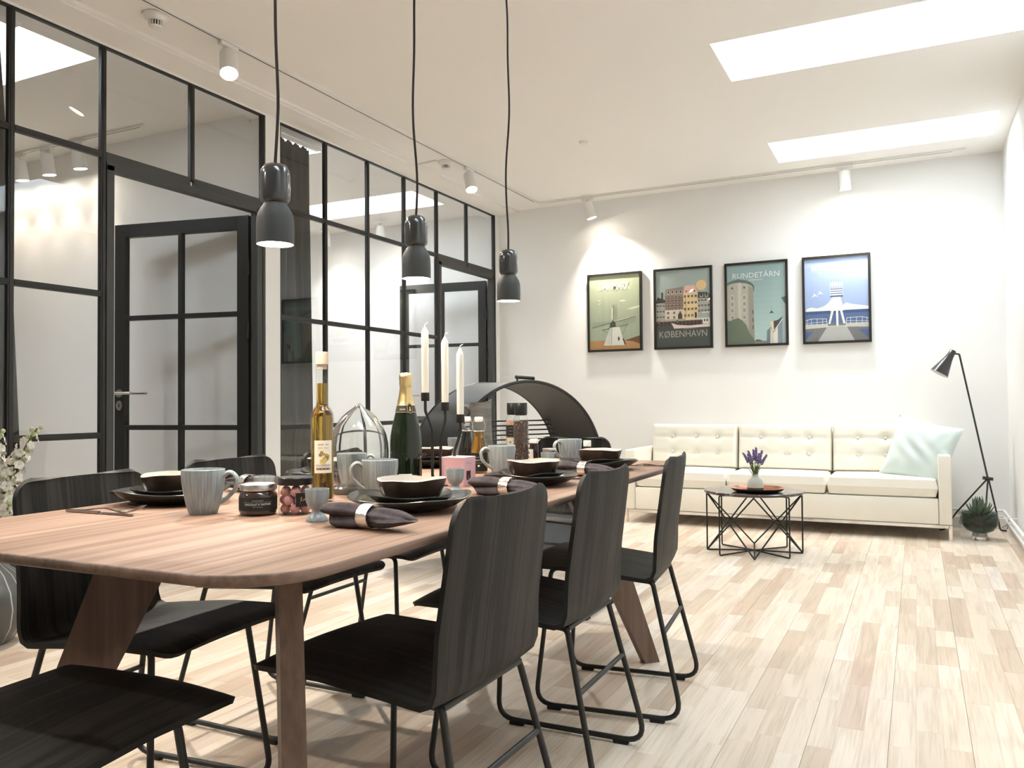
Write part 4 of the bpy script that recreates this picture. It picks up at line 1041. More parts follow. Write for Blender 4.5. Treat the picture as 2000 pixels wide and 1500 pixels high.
o = G().lathe([(0, 0), (0.07, 0), (0.10, 0.02), (0.145, 0.08), (0.165, 0.155), (0.155, 0.225), (0.115, 0.29), (0.065, 0.33), (0.055, 0.36), (0.062, 0.385), (0.052, 0.385), (0.045, 0.36), (0.05, 0.33), (0, 0.30)], 56).build('floor_vase', vase_mat(), None, (VX, VY, 0), ang=60)
tag(o, 'round grey floor vase with pale stripes at the left edge by the partition', 'vase')
M_petal = mat('white_stock_petals', (0.86, 0.83, 0.74), 0.65, noise=0.12, nscale=50); M_bud = mat('pale_green_buds', (0.45, 0.50, 0.30), 0.6); M_stem = mat('green_flower_stems', (0.10, 0.16, 0.06), 0.6)
fl_spec = [((-3.155, 2.10, 0.895), 0.30), ((-3.27, 2.12, 0.80), 0.28), ((-3.225, 2.05, 0.605), 0.22), ((-3.335, 2.06, 0.88), 0.30), ((-3.30, 2.0, 0.71), 0.24), ((-3.47, 2.12, 0.85), 0.28)]
lbs = ['white stock flower stem leaning right, the topmost in the floor vase', 'white stock flower stem in the middle of the bunch at the left edge', 'white stock flower stem hanging lowest beside the table edge', 'white stock flower stem upright at the back of the floor vase', 'white stock flower stem bending forward from the floor vase', 'white stock flower stem leaning left out of the picture']
for (tip, ln), lb in zip(fl_spec, lbs):
    f = thing('stock_flower', lb, 'flower', (VX, VY, 0.34), 0, 'white flowers in the floor vase')
    T = Vector(tip) - Vector((VX, VY, 0.34)); rr = random.Random(lb)
    P = [Vector((0, 0, -0.02)) * (1 - t) ** 2 + Vector((T.x * 0.25, T.y * 0.25, T.z * 0.6)) * 2 * t * (1 - t) + T * t * t for t in [i / 12 for i in range(13)]]
    G().tube(P, 0.004, 6).build('stem', M_stem, f)
    g = G(); gb = G()
    n = 30
    for j in range(n):
        q = j / (n - 1); i = 12 - 7.0 * (1 - q); k = int(min(11, i)); c = P[k].lerp(P[k + 1], i - k)
        a = j * 2.4; d = Vector((cos(a), sin(a), 0.25)); rad = 0.040 * (1 - 0.70 * q) + 0.005
        if q > 0.86: gb.sphere(c + d * rad * 0.8, 0.010, 7, 5); continue
        pc = c + d * rad; fr = 0.021 * (1 - 0.30 * q)
        o1 = d.orthogonal().normalized(); o2 = d.cross(o1)
        for m in range(5):
            b = m * 2 * pi / 5 + j; e = o1 * cos(b) + o2 * sin(b); e2 = o1 * -sin(b) + o2 * cos(b)
            def fn(u, v, pc=pc, e=e, e2=e2, d=d, fr=fr): return pc + e * fr * (0.1 + u) + e2 * fr * 0.55 * (2 * v - 1) * sin(pi * (0.18 + 0.7 * u)) + d * fr * (0.35 * sin(2.6 * u) + 0.12 * sin(5 * v + m))
            g.sheet(fn, 4, 4)
    g.build('blossoms', M_petal, f, ang=80)['kind'] = 'stuff'
    if gb.v: gb.build('buds', M_bud, f)['kind'] = 'stuff'
    g = G()
    for j in range(5):
        k = 5 + j; a = j * 2.1; d = Vector((cos(a), sin(a), 0.5)); s2 = d.cross(Vector((0, 0, 1))).normalized()
        def fn(u, v, c=P[min(k, 11)], d=d, s2=s2): return c + d * 0.05 * u + s2 * 0.010 * (2 * v - 1) * sin(pi * min(1, u + .05)) + Vector((0, 0, -0.02 * u * u))
        g.sheet(fn, 5, 3)
    g.build('leaves', M_stem, f)['kind'] = 'stuff'

# ------------------------------------------------------------------ curtains behind the glass
def curtain(label, x, y0, y1, flare, m, seed, folds):
    rr = random.Random(seed); ph = [rr.uniform(0, 6) for _ in range(4)]
    def fn(u, v):
        z = 2.785 * (1 - v) + 0.015; d = 0.028 * (0.35 + 0.65 * min(1, v * 6))
        y = y0 + (y1 + flare * v - y0) * u
        return (x + d * sin(2 * pi * folds * u + ph[0]) + 0.35 * d * sin(2 * pi * folds * 1.9 * u + ph[1] + v), y + 0.012 * sin(2 * pi * folds * u * 1.5 + ph[2]) * v, z + (0.008 * sin(2 * pi * folds * 2 * u) if v == 0 else 0))
    c = thing('curtain', label, 'curtain', (0, 0, 0))
    G().sheet(fn, 140, 20, 0.002).build('fabric', m, c, ang=80)
    G().bb(x - 0.02, x + 0.02, y0 - 0.15, y1 + 0.1, 2.815, 2.83).build('curtain_rail', M_trim, c, smooth=False)
    return c
M_curt = mat('charcoal_curtain_cloth', (0.058, 0.056, 0.048), 0.9, spec=0.1, noise=0.2, nscale=30, stretch=(1, 1, 0.05))
curtain('dark grey curtain behind the second glazed partition, beside white column', -3.86, 4.115, 4.575, 0.05, M_curt, 2, 6)
curtain('dark grey curtain behind the first glazed partition at the left edge', -3.86, 1.84, 2.36, 0.14, M_curt, 4, 6)
# ------------------------------------------------------------------ things laid on the dining table
TZ = 0.7402
M_mug = mat('blue_grey_reactive_glaze', (0.37, 0.42, 0.435), 0.3, spec=0.5, noise=0.25, nscale=120, col2=(0.24, 0.28, 0.29), stretch=(1, 1, .03))
M_plate = mat('dark_olive_glaze', (0.026, 0.027, 0.023), 0.2, spec=0.4, noise=0.4, nscale=5, col2=(0.016, 0.016, 0.015))
M_bowlo = mat('dark_brown_glaze', (0.060, 0.034, 0.024), 0.26, spec=0.5, noise=0.4, nscale=20, col2=(0.030, 0.018, 0.014))
M_bowli = mat('cream_glaze', (0.62, 0.58, 0.52), 0.25, spec=0.5)
M_napk = mat('charcoal_linen', (0.105, 0.090, 0.094), 0.9, spec=0.1, noise=0.35, nscale=60, bump=0.25, bscale=260)
M_cut = mat('dark_polished_cutlery', (0.32, 0.29, 0.27), 0.2, 1.0)
M_clear = thin_glass('clear_bottle_glass', (0.96, 0.97, 0.96), 1.5, boost=1.3)
M_clear2 = thin_glass('grey_dome_glass', (0.84, 0.86, 0.85), 1.5, boost=1.7)
M_ink2 = attr_mat('printed_label', 0.55)
M_blacklid = mat('black_plastic_lid', (0.012, 0.012, 0.012), 0.3)
M_whitecer = mat('white_ceramic', (0.80, 0.78, 0.73), 0.3)
M_wire = mat('bright_wire', (0.7, 0.69, 0.66), 0.2, 1.0)
def face(x, y): return atan2(-y, -x)

def wob(seed, amp):
    r = random.Random(seed); p1, p2, p3 = r.random() * 6, r.random() * 6, r.random() * 6
    return lambda a: amp * (sin(2 * a + p1) + 0.6 * sin(3 * a + p2) + 0.45 * sin(5 * a + p3))
def make_plate(name, label, cat, group, R, h, seed):
    w = wob(seed, 0.0035)
    prof = [(0, 0), (R * 0.50, 0), (R * 0.56, 0.002), (R * 0.80, h * 0.45), (R, h), (R * 1.004, h + 0.0015), (R * 0.99, h + 0.003), (R * 0.78, h * 0.45 + 0.005), (R * 0.55, 0.006), (0, 0.005)]
    o = G().lathe(prof, 56, rf=lambda a, i, z: 1 + (0.010 * sin(3 * a + seed) + 0.006 * sin(7 * a + 2 * seed)) * (1 if 3 <= i <= 7 else 0), zf=lambda a, i, r: w(a) * (r / R) ** 2 * (1 if 2 < i < 8 else 0)).build(name, M_plate, None, ang=70)
    return tag(o, label, cat, group)
def make_bowl(label, seed):
    R, h = 0.078, 0.056; w = wob(seed, 0.002)
    t = thing('soup_bowl', label, 'bowl', (0, 0, 0), 0, 'brown soup bowls on the place settings')
    zf = lambda a, i, r: w(a) * (r / R) ** 3
    G().lathe([(0, 0), (R * 0.58, 0), (R * 0.70, 0.004), (R * 0.87, h * 0.40), (R * 0.97, h * 0.80), (R, h)], 56, rf=lambda a, i, z: 1 + 0.014 * sin(4 * a + seed) * (i > 2) + 0.006 * sin(9 * a), zf=zf).build('brown_outside', M_bowlo, t, ang=70)
    G().lathe([(0, 0.006), (R * 0.55, 0.007), (R * 0.81, h * 0.42), (R * 0.92, h * 0.82), (R * 0.955, h + 0.001), (R, h)], 56, rf=lambda a, i, z: 1 + 0.014 * sin(4 * a + seed) * (i > 1) + 0.006 * sin(9 * a), zf=zf).build('cream_inside', M_bowli, t, ang=70)
    return t
SET = {'R1': (-1.038, 1.572), 'R2': (-1.022, 2.193), 'R3': (-1.029, 2.780), 'L1': (-1.668, 1.461), 'L2': (-1.664, 2.074), 'L3': (-1.675, 2.690)}
WHO = {'R1': 'by the nearest chair on the right side', 'R2': 'by the middle chair on the right side', 'R3': 'by the farthest chair on the right side',
       'L1': 'by the nearest chair on the left side', 'L2': 'behind the oil bottle and glass dome, left side', 'L3': 'behind the candles, left side'}
dp = sp_ = bo = None
for k, (q, (x, y)) in enumerate(SET.items()):
    l1, l2, l3 = 'large dark dinner plate under others, ' + WHO[q], 'small dark plate under a bowl, ' + WHO[q], 'brown bowl with cream inside, ' + WHO[q]
    if dp is None:
        dp = make_plate('dinner_plate', l1, 'plate', 'dark dinner plates', 0.140, 0.031, 1); sp_ = make_plate('side_plate', l2, 'plate', 'dark side plates', 0.096, 0.0265, 4); bo = make_bowl(l3, 2)
        a, b, c = dp, sp_, bo
    else:
        a, b, c = dup(dp, label=l1), dup(sp_, label=l2), dup(bo, label=l3)
    a.location = (x, y, TZ); a.rotation_euler = (0, 0, k * 1.3)
    b.location = (x, y, TZ + 0.0078); b.rotation_euler = (0, 0, k * 2.1 + 1)
    c.location = (x + 0.004, y + 0.003, TZ + 0.0145); c.rotation_euler = (0, 0, k * 0.9 + 2)

def make_mug(label):
    t = thing('ribbed_mug', label, 'mug', (0, 0, 0), 0, 'ribbed blue-grey mugs')
    h = 0.098; N_ = 40
    rib = lambda a, i, z: 1 + (0.030 * (abs(sin(N_ / 2 * a)) - 0.5) if 1 <= i <= 6 else 0)
    g = G(); g.lathe([(0, 0), (0.028, 0), (0.0305, 0.003), (0.0365, 0.024), (0.0420, 0.050), (0.0450, 0.072), (0.0462, 0.088), (0.0462, h), (0.0440, h + 0.0008), (0.0425, h - 0.003), (0.0415, 0.06), (0.035, 0.02), (0.027, 0.006), (0, 0.006)], 160, rf=rib)
    g.build('mug_body', M_mug, t, ang=50)
    P = fillet([(0.043, 0, 0.082), (0.058, 0, 0.094), (0.075, 0, 0.080), (0.070, 0, 0.052), (0.052, 0, 0.034), (0.038, 0, 0.024)], 0.02, 5)
    g = G(); pts = [Vector(p) for p in P]
    for i in range(len(pts) - 1): pass
    vs = []; fs = []; S8 = 8
    for i, p in enumerate(pts):
        tt = (pts[min(i + 1, len(pts) - 1)] - pts[max(i - 1, 0)]).normalized(); n = Vector((-tt.z, 0, tt.x))
        for k in range(S8):
            a = 2 * pi * k / S8; vs.append(p + n * 0.0050 * cos(a) + Vector((0, 0.0085 * sin(a), 0)))
    for i in range(len(pts) - 1):
        for k in range(S8): fs.append((i * S8 + k, i * S8 + (k + 1) % S8, (i + 1) * S8 + (k + 1) % S8, (i + 1) * S8 + k))
    g.add(vs, fs + [tuple(range(S8)), tuple((len(pts) - 1) * S8 + k for k in range(S8))]); g.build('handle', M_mug, t, ang=70)
    return t
mg = None
for lb, x, y, a in (('ribbed blue-grey mug beside the chocolate jar, handle to the right', -1.428, 1.335, 30), ('ribbed blue-grey mug in front of the champagne bottle, handle to the left', -1.234, 1.732, 225),
                    ('ribbed grey mug seen through the glass dome', -1.485, 1.940, 40), ('ribbed blue-grey mug beside the pepper mill, handle to the left', -1.250, 2.448, 228),
                    ('ribbed blue-grey mug behind the farthest bowl on the right side', -1.216, 2.967, 238), ('grey mug half hidden behind the dark swing-top bottle', -1.705, 2.950, 60)):
    if mg is None: mg = make_mug(lb); o = mg
    else: o = dup(mg, label=lb)
    o.location = (x, y, TZ); o.rotation_euler = (0, 0, radians(a))
eg = None
for lb, x, y in (('blue-grey footed egg cup beside the pink candy jar', -1.115, 1.344), ('grey footed egg cup in front of the pink box', -1.112, 1.904),
                 ('grey footed egg cup behind the farthest napkin on the right side', -1.160, 2.627), ('grey footed egg cup behind the chocolate jar', -1.427, 1.524)):
    if eg is None:
        eg = G().lathe([(0, 0.003), (0.0225, 0), (0.0235, 0.003), (0.016, 0.012), (0.0105, 0.019), (0.0105, 0.023), (0.018, 0.029), (0.0225, 0.040), (0.0242, 0.056), (0.0247, 0.066), (0.0228, 0.066), (0.021, 0.050), (0.014, 0.034), (0, 0.030)], 72,
                       rf=lambda a, i, z: 1 + 0.016 * (abs(sin(15 * a)) - 0.5) * (6 <= i <= 8)).build('egg_cup', M_mug, None, ang=60)
        tag(eg, lb, 'egg cup', 'footed egg cups'); o = eg
    else: o = dup(eg, label=lb)
    o.location = (x, y, TZ)

# napkins rolled through silver rings
def make_napkin(label):
    g = G(); rr = random.Random(6)
    def fn(u, v):
        x = (u - 0.5) * 0.208; a = 2 * pi * v
        pin = exp(-((x - 0.0) / 0.035) ** 2); ry = 0.036 - 0.010 * pin + 0.004 * sin(9 * u + 1); rz = 0.0225 - 0.002 * pin + 0.003 * sin(7 * u)
        end = min(1, (min(u, 1 - u)) / 0.10); e = min(1.0, 0.04 + sqrt(u / 0.07)) if u < 0.5 else (min(1.0, 0.06 + 0.94 * ((1 - u) / 0.34) ** 0.7) if u > 0.66 else 1.0)
        f = 1 + 0.10 * sin(3 * a + 5 * u) * (1 - pin) + 0.05 * sin(7 * a + 3 * u)
        lf_ = 1 / (1 + exp((u - 0.42) / 0.05)); crease = 1 - (0.12 + 0.38 * lf_) * exp(-(((a - pi + 0.1) + pi) % (2 * pi) - pi) ** 2 / 0.05) - 0.22 * exp(-(((a - 0.15 - 0.5 * u) % (2 * pi) - pi) / 0.22) ** 2) - 0.25 * exp(-(((a + 2.6) % (2 * pi) - pi) / 0.25) ** 2)
        y = ry * cos(a) * f * e * crease; z = 0.0225 + rz * sin(a) * f * e * crease * (1.0 if u < .75 else 1 - (u - .75) * 1.2)
        return (x + 0.012 * sin(2 * a), y, max(0.0006, z))
    g.sheet(fn, 44, 40)
    o = g.build('rolled_napkin', M_napk, None, ang=80); return tag(o, label, 'napkin', 'charcoal linen napkins')
def make_ring(label):
    o = G().lathe([(0.0272, -0.0135), (0.0280, -0.0135), (0.0282, 0.0), (0.0280, 0.0135), (0.0272, 0.0135), (0.0270, 0.0), (0.0272, -0.0135)], 64, rf=lambda a, i, z: 1 + 0.004 * sin(11 * a + i) , M=Matrix(((0, 0, 1), (1.06, 0, 0), (0, 0.86, 0)))).build('napkin_ring', M_silver, None, ang=60)
    return tag(o, label, 'napkin ring', 'silver napkin rings')
nk = rg = None
for q, x, y, a in (('in the foreground beside the nearest chair on the right', -0.948, 1.300, -6), ('beside the middle plates on the right side', -0.955, 1.905, -4), ('beside the farthest plates on the right side', -0.975, 2.500, -4), ('behind the nearest mug on the left side', -1.668, 1.722, 172)):
    if nk is None: nk = make_napkin('charcoal linen napkin in silver ring, ' + q); rg = make_ring('hammered silver ring on the napkin ' + q); n_, r_ = nk, rg
    else: n_, r_ = dup(nk, label='charcoal linen napkin in silver ring, ' + q), dup(rg, label='hammered silver ring on the napkin ' + q)
    n_.location = (x, y, TZ); n_.rotation_euler = (0, 0, radians(a)); r_.location = (x, y, TZ + 0.0245); r_.rotation_euler = (0, 0, radians(a))

# cutlery (built along x, tip at +x)
def make_fork(label):
    t = thing('fork', label, 'fork', (0, 0, 0), 0, 'forks by the plates')
    def fn(u, v):
        x = -0.095 + 0.135 * u; w = 0.0042 - 0.0016 * sin(pi * min(1, u * 1.1)) + 0.007 * max(0, (u - 0.82) / 0.18) ** 1.5
        return (x, (2 * v - 1) * w, 0.003 + 0.012 * sin(pi * u) ** 2 * (u > 0.0) * (u if u < 0.8 else 0.8) - 0.004 * max(0, u - 0.85))
    G().sheet(fn, 22, 5, 0.0022).build('handle', M_cut, t, ang=60)
    for k in range(4):
        y = (k - 1.5) * 0.0056
        G().tube([(0.039, y * 0.9, 0.0035), (0.058, y, 0.004), (0.080, y, 0.011), (0.095, y, 0.019)], [0.0013, 0.0013, 0.0011, 0.0006], 6).build('tine', M_cut, t)
    return t
def make_knife(label):
    t = thing('knife', label, 'knife', (0, 0, 0), 0, 'knives by the plates')
    G().sheet(lambda u, v: (-0.105 + 0.105 * u, (2 * v - 1) * (0.0048 - 0.0012 * u), 0.0035), 8, 5, 0.0050).build('handle', M_cut, t, ang=60)
    G().sheet(lambda u, v: (0.105 * u, -0.003 + v * (0.0075 + 0.009 * sin(pi * min(1, 0.25 + 0.72 * u))) * (1 if u < 0.94 else 0.75), 0.0022), 14, 4, 0.0012).build('blade', M_cut, t, ang=60)
    return t
fk = kn = None
for q, x, y, a in (('lying left of the nearest left-side plates', -1.640, 1.262, 8), ('behind the nearest plates on the right side', -0.935, 1.765, 176), ('behind the middle plates on the right side', -0.930, 2.375, 178), ('behind the farthest plates on the right side', -0.925, 2.960, 178)):
    if fk is None: fk = make_fork('dark polished fork ' + q); kn = make_knife('dark polished table knife ' + q); f_, k_ = fk, kn
    else: f_, k_ = dup(fk, label='dark polished fork ' + q), dup(kn, label='dark polished table knife ' + q)
    s = 1 if x < -1.3 else -1
    f_.location = (x, y, TZ); f_.rotation_euler = (0, 0, radians(a)); k_.location = (x, y - s * 0.026 if s > 0 else y + 0.026, TZ); k_.rotation_euler = (0, 0, radians(a - 7))

# ---- tall oil bottle with printed label
x, y = -1.327, 1.619; F = face(x, y)
ob = thing('oil_bottle', 'tall clear bottle of golden oil with cream label and pale cork', 'bottle', (x, y, TZ))
outer = [(0, 0), (0.026, 0), (0.0285, 0.004), (0.0285, 0.205), (0.0275, 0.218), (0.022, 0.230), (0.0155, 0.238), (0.0145, 0.246), (0.0142, 0.325), (0.0155, 0.327), (0.0155, 0.336), (0.0142, 0.338)]
G().lathe(outer, 40).build('bottle_glass', M_clear, ob, ang=40)
M_oil = mat('golden_oil', (0.80, 0.50, 0.08), 0.03, trans=1.0, ior=1.36)
G().lathe([(0, 0.006), (0.0255, 0.007), (0.0265, 0.012), (0.0265, 0.204), (0.0255, 0.216), (0.0205, 0.227), (0.0138, 0.236), (0.0128, 0.246), (0.0128, 0.293), (0, 0.293)], 40).build('oil', M_oil, ob, ang=40)
M_cork = mat('pale_cork', (0.66, 0.50, 0.38), 0.7, noise=0.15, nscale=40)
G().lathe([(0, 0.328), (0.0118, 0.328), (0.0118, 0.339), (0.0158, 0.340), (0.0158, 0.368), (0.0148, 0.371), (0, 0.371)], 28).build('cork', M_cork, ob)
g = G(); g.ink = lin((240, 232, 214)); arc(g, 0.0290, 0.072, 0.152, F + 0.10, 0.80, 20)
lb_ = g.build('label', M_ink2, ob); g = G(); r_ = 0.0292
g.ink = lin((170, 158, 140))
for k in range(2):
    for j in range(9):
        if (k, j) in ((0, 5), (1, 4)): continue
        arc(g, r_, 0.1395 - 0.008 * k, 0.1440 - 0.0085 * k, F + 0.10 - 0.42 + 0.103 * j, 0.032 - 0.008 * k, 2)
arc(g, r_, 0.1275, 0.1279, F + 0.10, 0.55, 10)
rr = random.Random(2)
for k in range(26):
    a, z = rr.uniform(-0.36, 0.36), rr.uniform(-0.013, 0.013)
    if (a / 0.38) ** 2 + (z / 0.0155) ** 2 > 1: continue
    q = rr.uniform(0.0028, 0.0048); g.ink = lin(rr.choice([(206, 186, 110), (220, 202, 132), (190, 166, 88), (150, 128, 66)])); rr2 = r_ + 0.00008 + k * 0.00001
    pts = [(rr2 * cos(F + .1 + a + q * 1.1 * cos(t) / rr2), rr2 * sin(F + .1 + a + q * 1.1 * cos(t) / rr2), 0.1100 + z + q * sin(t)) for t in [2 * pi * i / 9 for i in range(9)]]
    g.add(pts, [tuple(range(9))])
g.ink = lin((60, 54, 44)); wrap_text(g, 'KOLDPRESSET', r_, 0.0880, F + 0.10, 0.0385, 0.0052)
arc(g, r_, 0.0800, 0.0848, F + 0.10, 0.60, 14); g.ink = lin((232, 224, 206))
for k in range(14):
    if k % 4 != 3: arc(g, r_ + 0.0002, 0.0817, 0.0830, F + 0.10 - 0.50 + 0.077 * k, 0.030, 2)
g.build('label_print', M_ink2, lb_, smooth=False, fix=False)

# ---- champagne bottle
x, y = -1.297, 1.946; F = face(x, y)
cb_ = thing('champagne_bottle', 'dark green champagne bottle with gold foil neck', 'bottle', (x, y, TZ))
M_green = mat('dark_green_bottle_glass', (0.004, 0.011, 0.003), 0.07, spec=0.5, coat=0.3)
M_gold = mat('gold_foil', (0.78, 0.60, 0.30), 0.30, 1.0, bump=0.35, bscale=55)
G().lathe([(0, 0), (0.040, 0), (0.0445, 0.005), (0.0450, 0.02), (0.0450, 0.125), (0.0435, 0.150), (0.0385, 0.178), (0.0320, 0.204), (0.0270, 0.224), (0.0235, 0.235), (0, 0.235)], 48).build('bottle_glass', M_green, cb_, ang=60)
G().lathe([(0.0255, 0.232), (0.0240, 0.238), (0.0195, 0.262), (0.0160, 0.288), (0.0168, 0.290), (0.0180, 0.297), (0.0172, 0.304), (0.0182, 0.316), (0.0172, 0.324), (0.012, 0.328), (0, 0.3285)], 44, rf=lambda a, i, z: 1 + 0.025 * sin(9 * a + 60 * z) * (i > 4)).build('gold_foil', M_gold, cb_, ang=60)
nb = [(0.0296, 0.2165), (0.0292, 0.2172), (0.0245, 0.2355), (0.0241, 0.2365)]
g = G(); g.ink = lin((52, 48, 36)); g.lathe([(r + 0.0006, z) for r, z in nb], 44)
for a_, b_ in ((0, 1), (2, 3)):
    g.ink = lin((214, 196, 150)); g.lathe([(nb[a_][0] + 0.0009, nb[a_][1]), (nb[b_][0] + 0.0009, nb[b_][1])], 44)
band = g.build('neck_band', M_ink2, cb_)
g = G(); aS = F + 0.42
def seal(c, rad, rr_):
    g.ink = lin(c); P = []
    for t in range(20):
        th = 2 * pi * t / 20; dz = rad * 1.25 * sin(th); zz = 0.2268 + dz; rc = 0.0272 - (zz - 0.2268) * 0.255 + rr_; da = rad * 0.8 * cos(th) / rc
        P.append((rc * cos(aS + da), rc * sin(aS + da), zz))
    g.add(P, [tuple(range(20))])
seal((30, 26, 20), 0.0118, 0.0012); seal((196, 178, 132), 0.0106, 0.0014); seal((34, 28, 24), 0.0094, 0.0016)
g.ink = lin((176, 158, 128))
for cx_, cz_, rr_ in ((0.0, 0.0028, 0.0030), (0.0, -0.0035, 0.0045)):
    P = []
    for t in range(12):
        th = 2 * pi * t / 12; zz = 0.2268 + cz_ + rr_ * sin(th); rc = 0.0272 - (zz - 0.2268) * 0.255 + 0.0019; da = rr_ * 0.7 * cos(th) / rc
        P.append((rc * cos(aS + da), rc * sin(aS + da), zz))
    g.add(P, [tuple(range(12))])
g.ink = lin((226, 214, 186))
for j in range(4):
    a_ = F - 0.62 + j * 0.155
    g.add([(0.02835 * cos(a_ + da), 0.02835 * sin(a_ + da), 0.2225 + dz) for da, dz in ((0, 0), (0.09, 0), (0.09, 0.0012), (0.055, 0.0052), (0.03, 0.0052))], [(0, 1, 2, 3, 4)])
g.build('neck_seal', M_ink2, band, smooth=False, fix=False)
g = G(); g.ink = lin((226, 222, 210)); arc(g, 0.0454, 0.022, 0.046, F - 0.05, 0.42, 14); g.build('label', M_ink2, cb_)

# ---- clear glass dome with a pointed top
x, y = -1.368, 1.824
gd = thing('glass_dome', 'clear pointed glass dome standing behind the oil bottle', 'dome', (x, y, TZ))
sh_ = [(0.071, 0.020), (0.0765, 0.050), (0.0795, 0.090), (0.0798, 0.112), (0.0785, 0.134), (0.0735, 0.158), (0.0625, 0.184), (0.047, 0.206), (0.030, 0.221), (0.016, 0.230), (0.008, 0.238), (0.0045, 0.2415), (0, 0.2425)]
inn = [(max(0, r - 0.0026), z - (0.0026 if r < 0.05 else 0.0008)) for r, z in sh_]
G().lathe([(0, 0.020)] + sh_ + inn[::-1] + [(0.0, 0.0235)], 64).build('glass_shell', mat('solid_dome_glass', (0.93, 0.95, 0.94), 0.0, trans=1.0, ior=1.48), gd, ang=60)
G().lathe([(0, 0), (0.074, 0), (0.076, 0.004), (0.076, 0.016), (0.072, 0.0195), (0, 0.0195)], 56).build('base_disc', mat('grey_base_glass', (0.10, 0.095, 0.085), 0.12, spec=0.7), gd)

# ---- chocolate spread jar
x, y = -1.304, 1.374; F = face(x, y)
cj = thing('spread_jar', 'squat jar of chocolate spread with black label and silver lid', 'jar', (x, y, TZ))
G().lathe([(0, 0), (0.034, 0), (0.039, 0.004), (0.0405, 0.010), (0.0405, 0.041), (0.038, 0.048), (0.034, 0.052), (0.034, 0.056), (0, 0.056)], 48).build('chocolate_filling', mat('chocolate_spread', (0.045, 0.026, 0.018), 0.12, spec=0.6, coat=0.8), cj)
lid = G().lathe([(0.0340, 0.0540), (0.0375, 0.0540), (0.0378, 0.056), (0.0375, 0.0655), (0.0365, 0.0672), (0.034, 0.0678), (0.030, 0.0668), (0, 0.0665)], 56).build('silver_lid', M_steel, cj)
g = G(); g.ink = lin((42, 43, 43)); arc(g, 0.0408, 0.0115, 0.0400, F, 2.5, 60); lbj = g.build('label', M_ink2, cj)
g = G(); r_ = 0.04105; g.ink = lin((190, 190, 184)); wrap_text(g, 'LIE GOURMET', r_, 0.0325, F - 0.02, 0.024, 0.0024); arc(g, r_, 0.0302, 0.0305, F - 0.02, 0.80, 20)
g.ink = lin((236, 236, 230)); wrap_text(g, 'CHOCOLAT À TARTINER', r_, 0.0235, F - 0.02, 0.058, 0.0055); g.ink = lin((190, 190, 184)); wrap_text(g, 'NUT / NOISETTE', r_, 0.0190, F - 0.02, 0.021, 0.0018)
g.build('label_print', M_ink2, lbj, smooth=False, fix=False)

# ---- jar of pink candy balls
x, y = -1.236, 1.418; F = face(x, y)
pj = thing('candy_jar', 'clear jar with black lid holding pink candy balls', 'jar', (x, y, TZ))
G().lathe([(0, 0.0), (0.0345, 0.0), (0.0370, 0.003), (0.0372, 0.060), (0.035, 0.064), (0.0345, 0.066)], 44).build('jar_glass', M_clear, pj, ang=50)
G().lathe([(0.0, 0.0645), (0.0375, 0.0645), (0.0380, 0.066), (0.0380, 0.079), (0.0365, 0.081), (0, 0.081)], 48).build('black_lid', M_blacklid, pj)
g = G(); g.ink = lin((34, 32, 32)); arc(g, 0.0375, 0.0185, 0.0480, F + 0.50, 0.50, 12); pl_ = g.build('label', M_ink2, pj)
g = G(); g.ink = lin((206, 170, 120)); r_ = 0.0378
def curl(pts, w_):
    pts = fillet([(a, z, 0) for a, z in pts], 0.5, 4)
    for p, q in zip(pts[:-1], pts[1:]):
        d = Vector((q[0] - p[0], (q[1] - p[1]) / r_, 0)).normalized(); n = Vector((-d.y, d.x, 0)) * w_
        P4 = [(p[0] + n.x / r_, p[1] + n.y), (p[0] - n.x / r_, p[1] - n.y), (q[0] - n.x / r_, q[1] - n.y), (q[0] + n.x / r_, q[1] + n.y)]
        g.add([(r_ * cos(F + 0.5 + a), r_ * sin(F + 0.5 + a), z) for a, z in P4], [(0, 1, 2, 3)])
curl([(-0.24, 0.030), (-0.15, 0.037), (-0.20, 0.040), (-0.22, 0.032), (-0.08, 0.031), (-0.03, 0.036), (0.0, 0.031), (0.06, 0.037), (0.08, 0.031)], 0.0004); curl([(-0.28, 0.0265), (0.12, 0.0290)], 0.0003)
g.build('label_print', M_ink2, pl_, smooth=False, fix=False)
M_pink = mat('pink_candy_coating', (0.62, 0.30, 0.30), 0.5, noise=0.1, nscale=60)
CL = ['pink candy ball at the bottom of the jar with black lid', 'pink candy ball in the middle layer of the jar with black lid', 'pink candy ball on top of the pile in the jar with black lid']
cd = None; idx = 0
for lev, (n_, rad, a0) in enumerate([(6, 0.0245, 0.1), (6, 0.0243, 0.55), (6, 0.0245, 0.15)]):
    for k in range(n_ + 1):
        px, py = ((rad * cos(a0 + 2 * pi * k / n_), rad * sin(a0 + 2 * pi * k / n_)) if k < n_ else (0, 0))
        if k == n_ and lev == 2: continue
        P = (x + px, y + py, TZ + 0.0025 + 0.0102 + 0.0185 * lev)
        if cd is None:
            cd = G().sphere((0, 0, 0), 0.0108, 18, 12).build('candy_ball', M_pink, None, P); tag(cd, CL[0], 'candy', 'pink candy balls in the jar'); o = cd
        else: o = dup(cd, P, label=CL[lev])

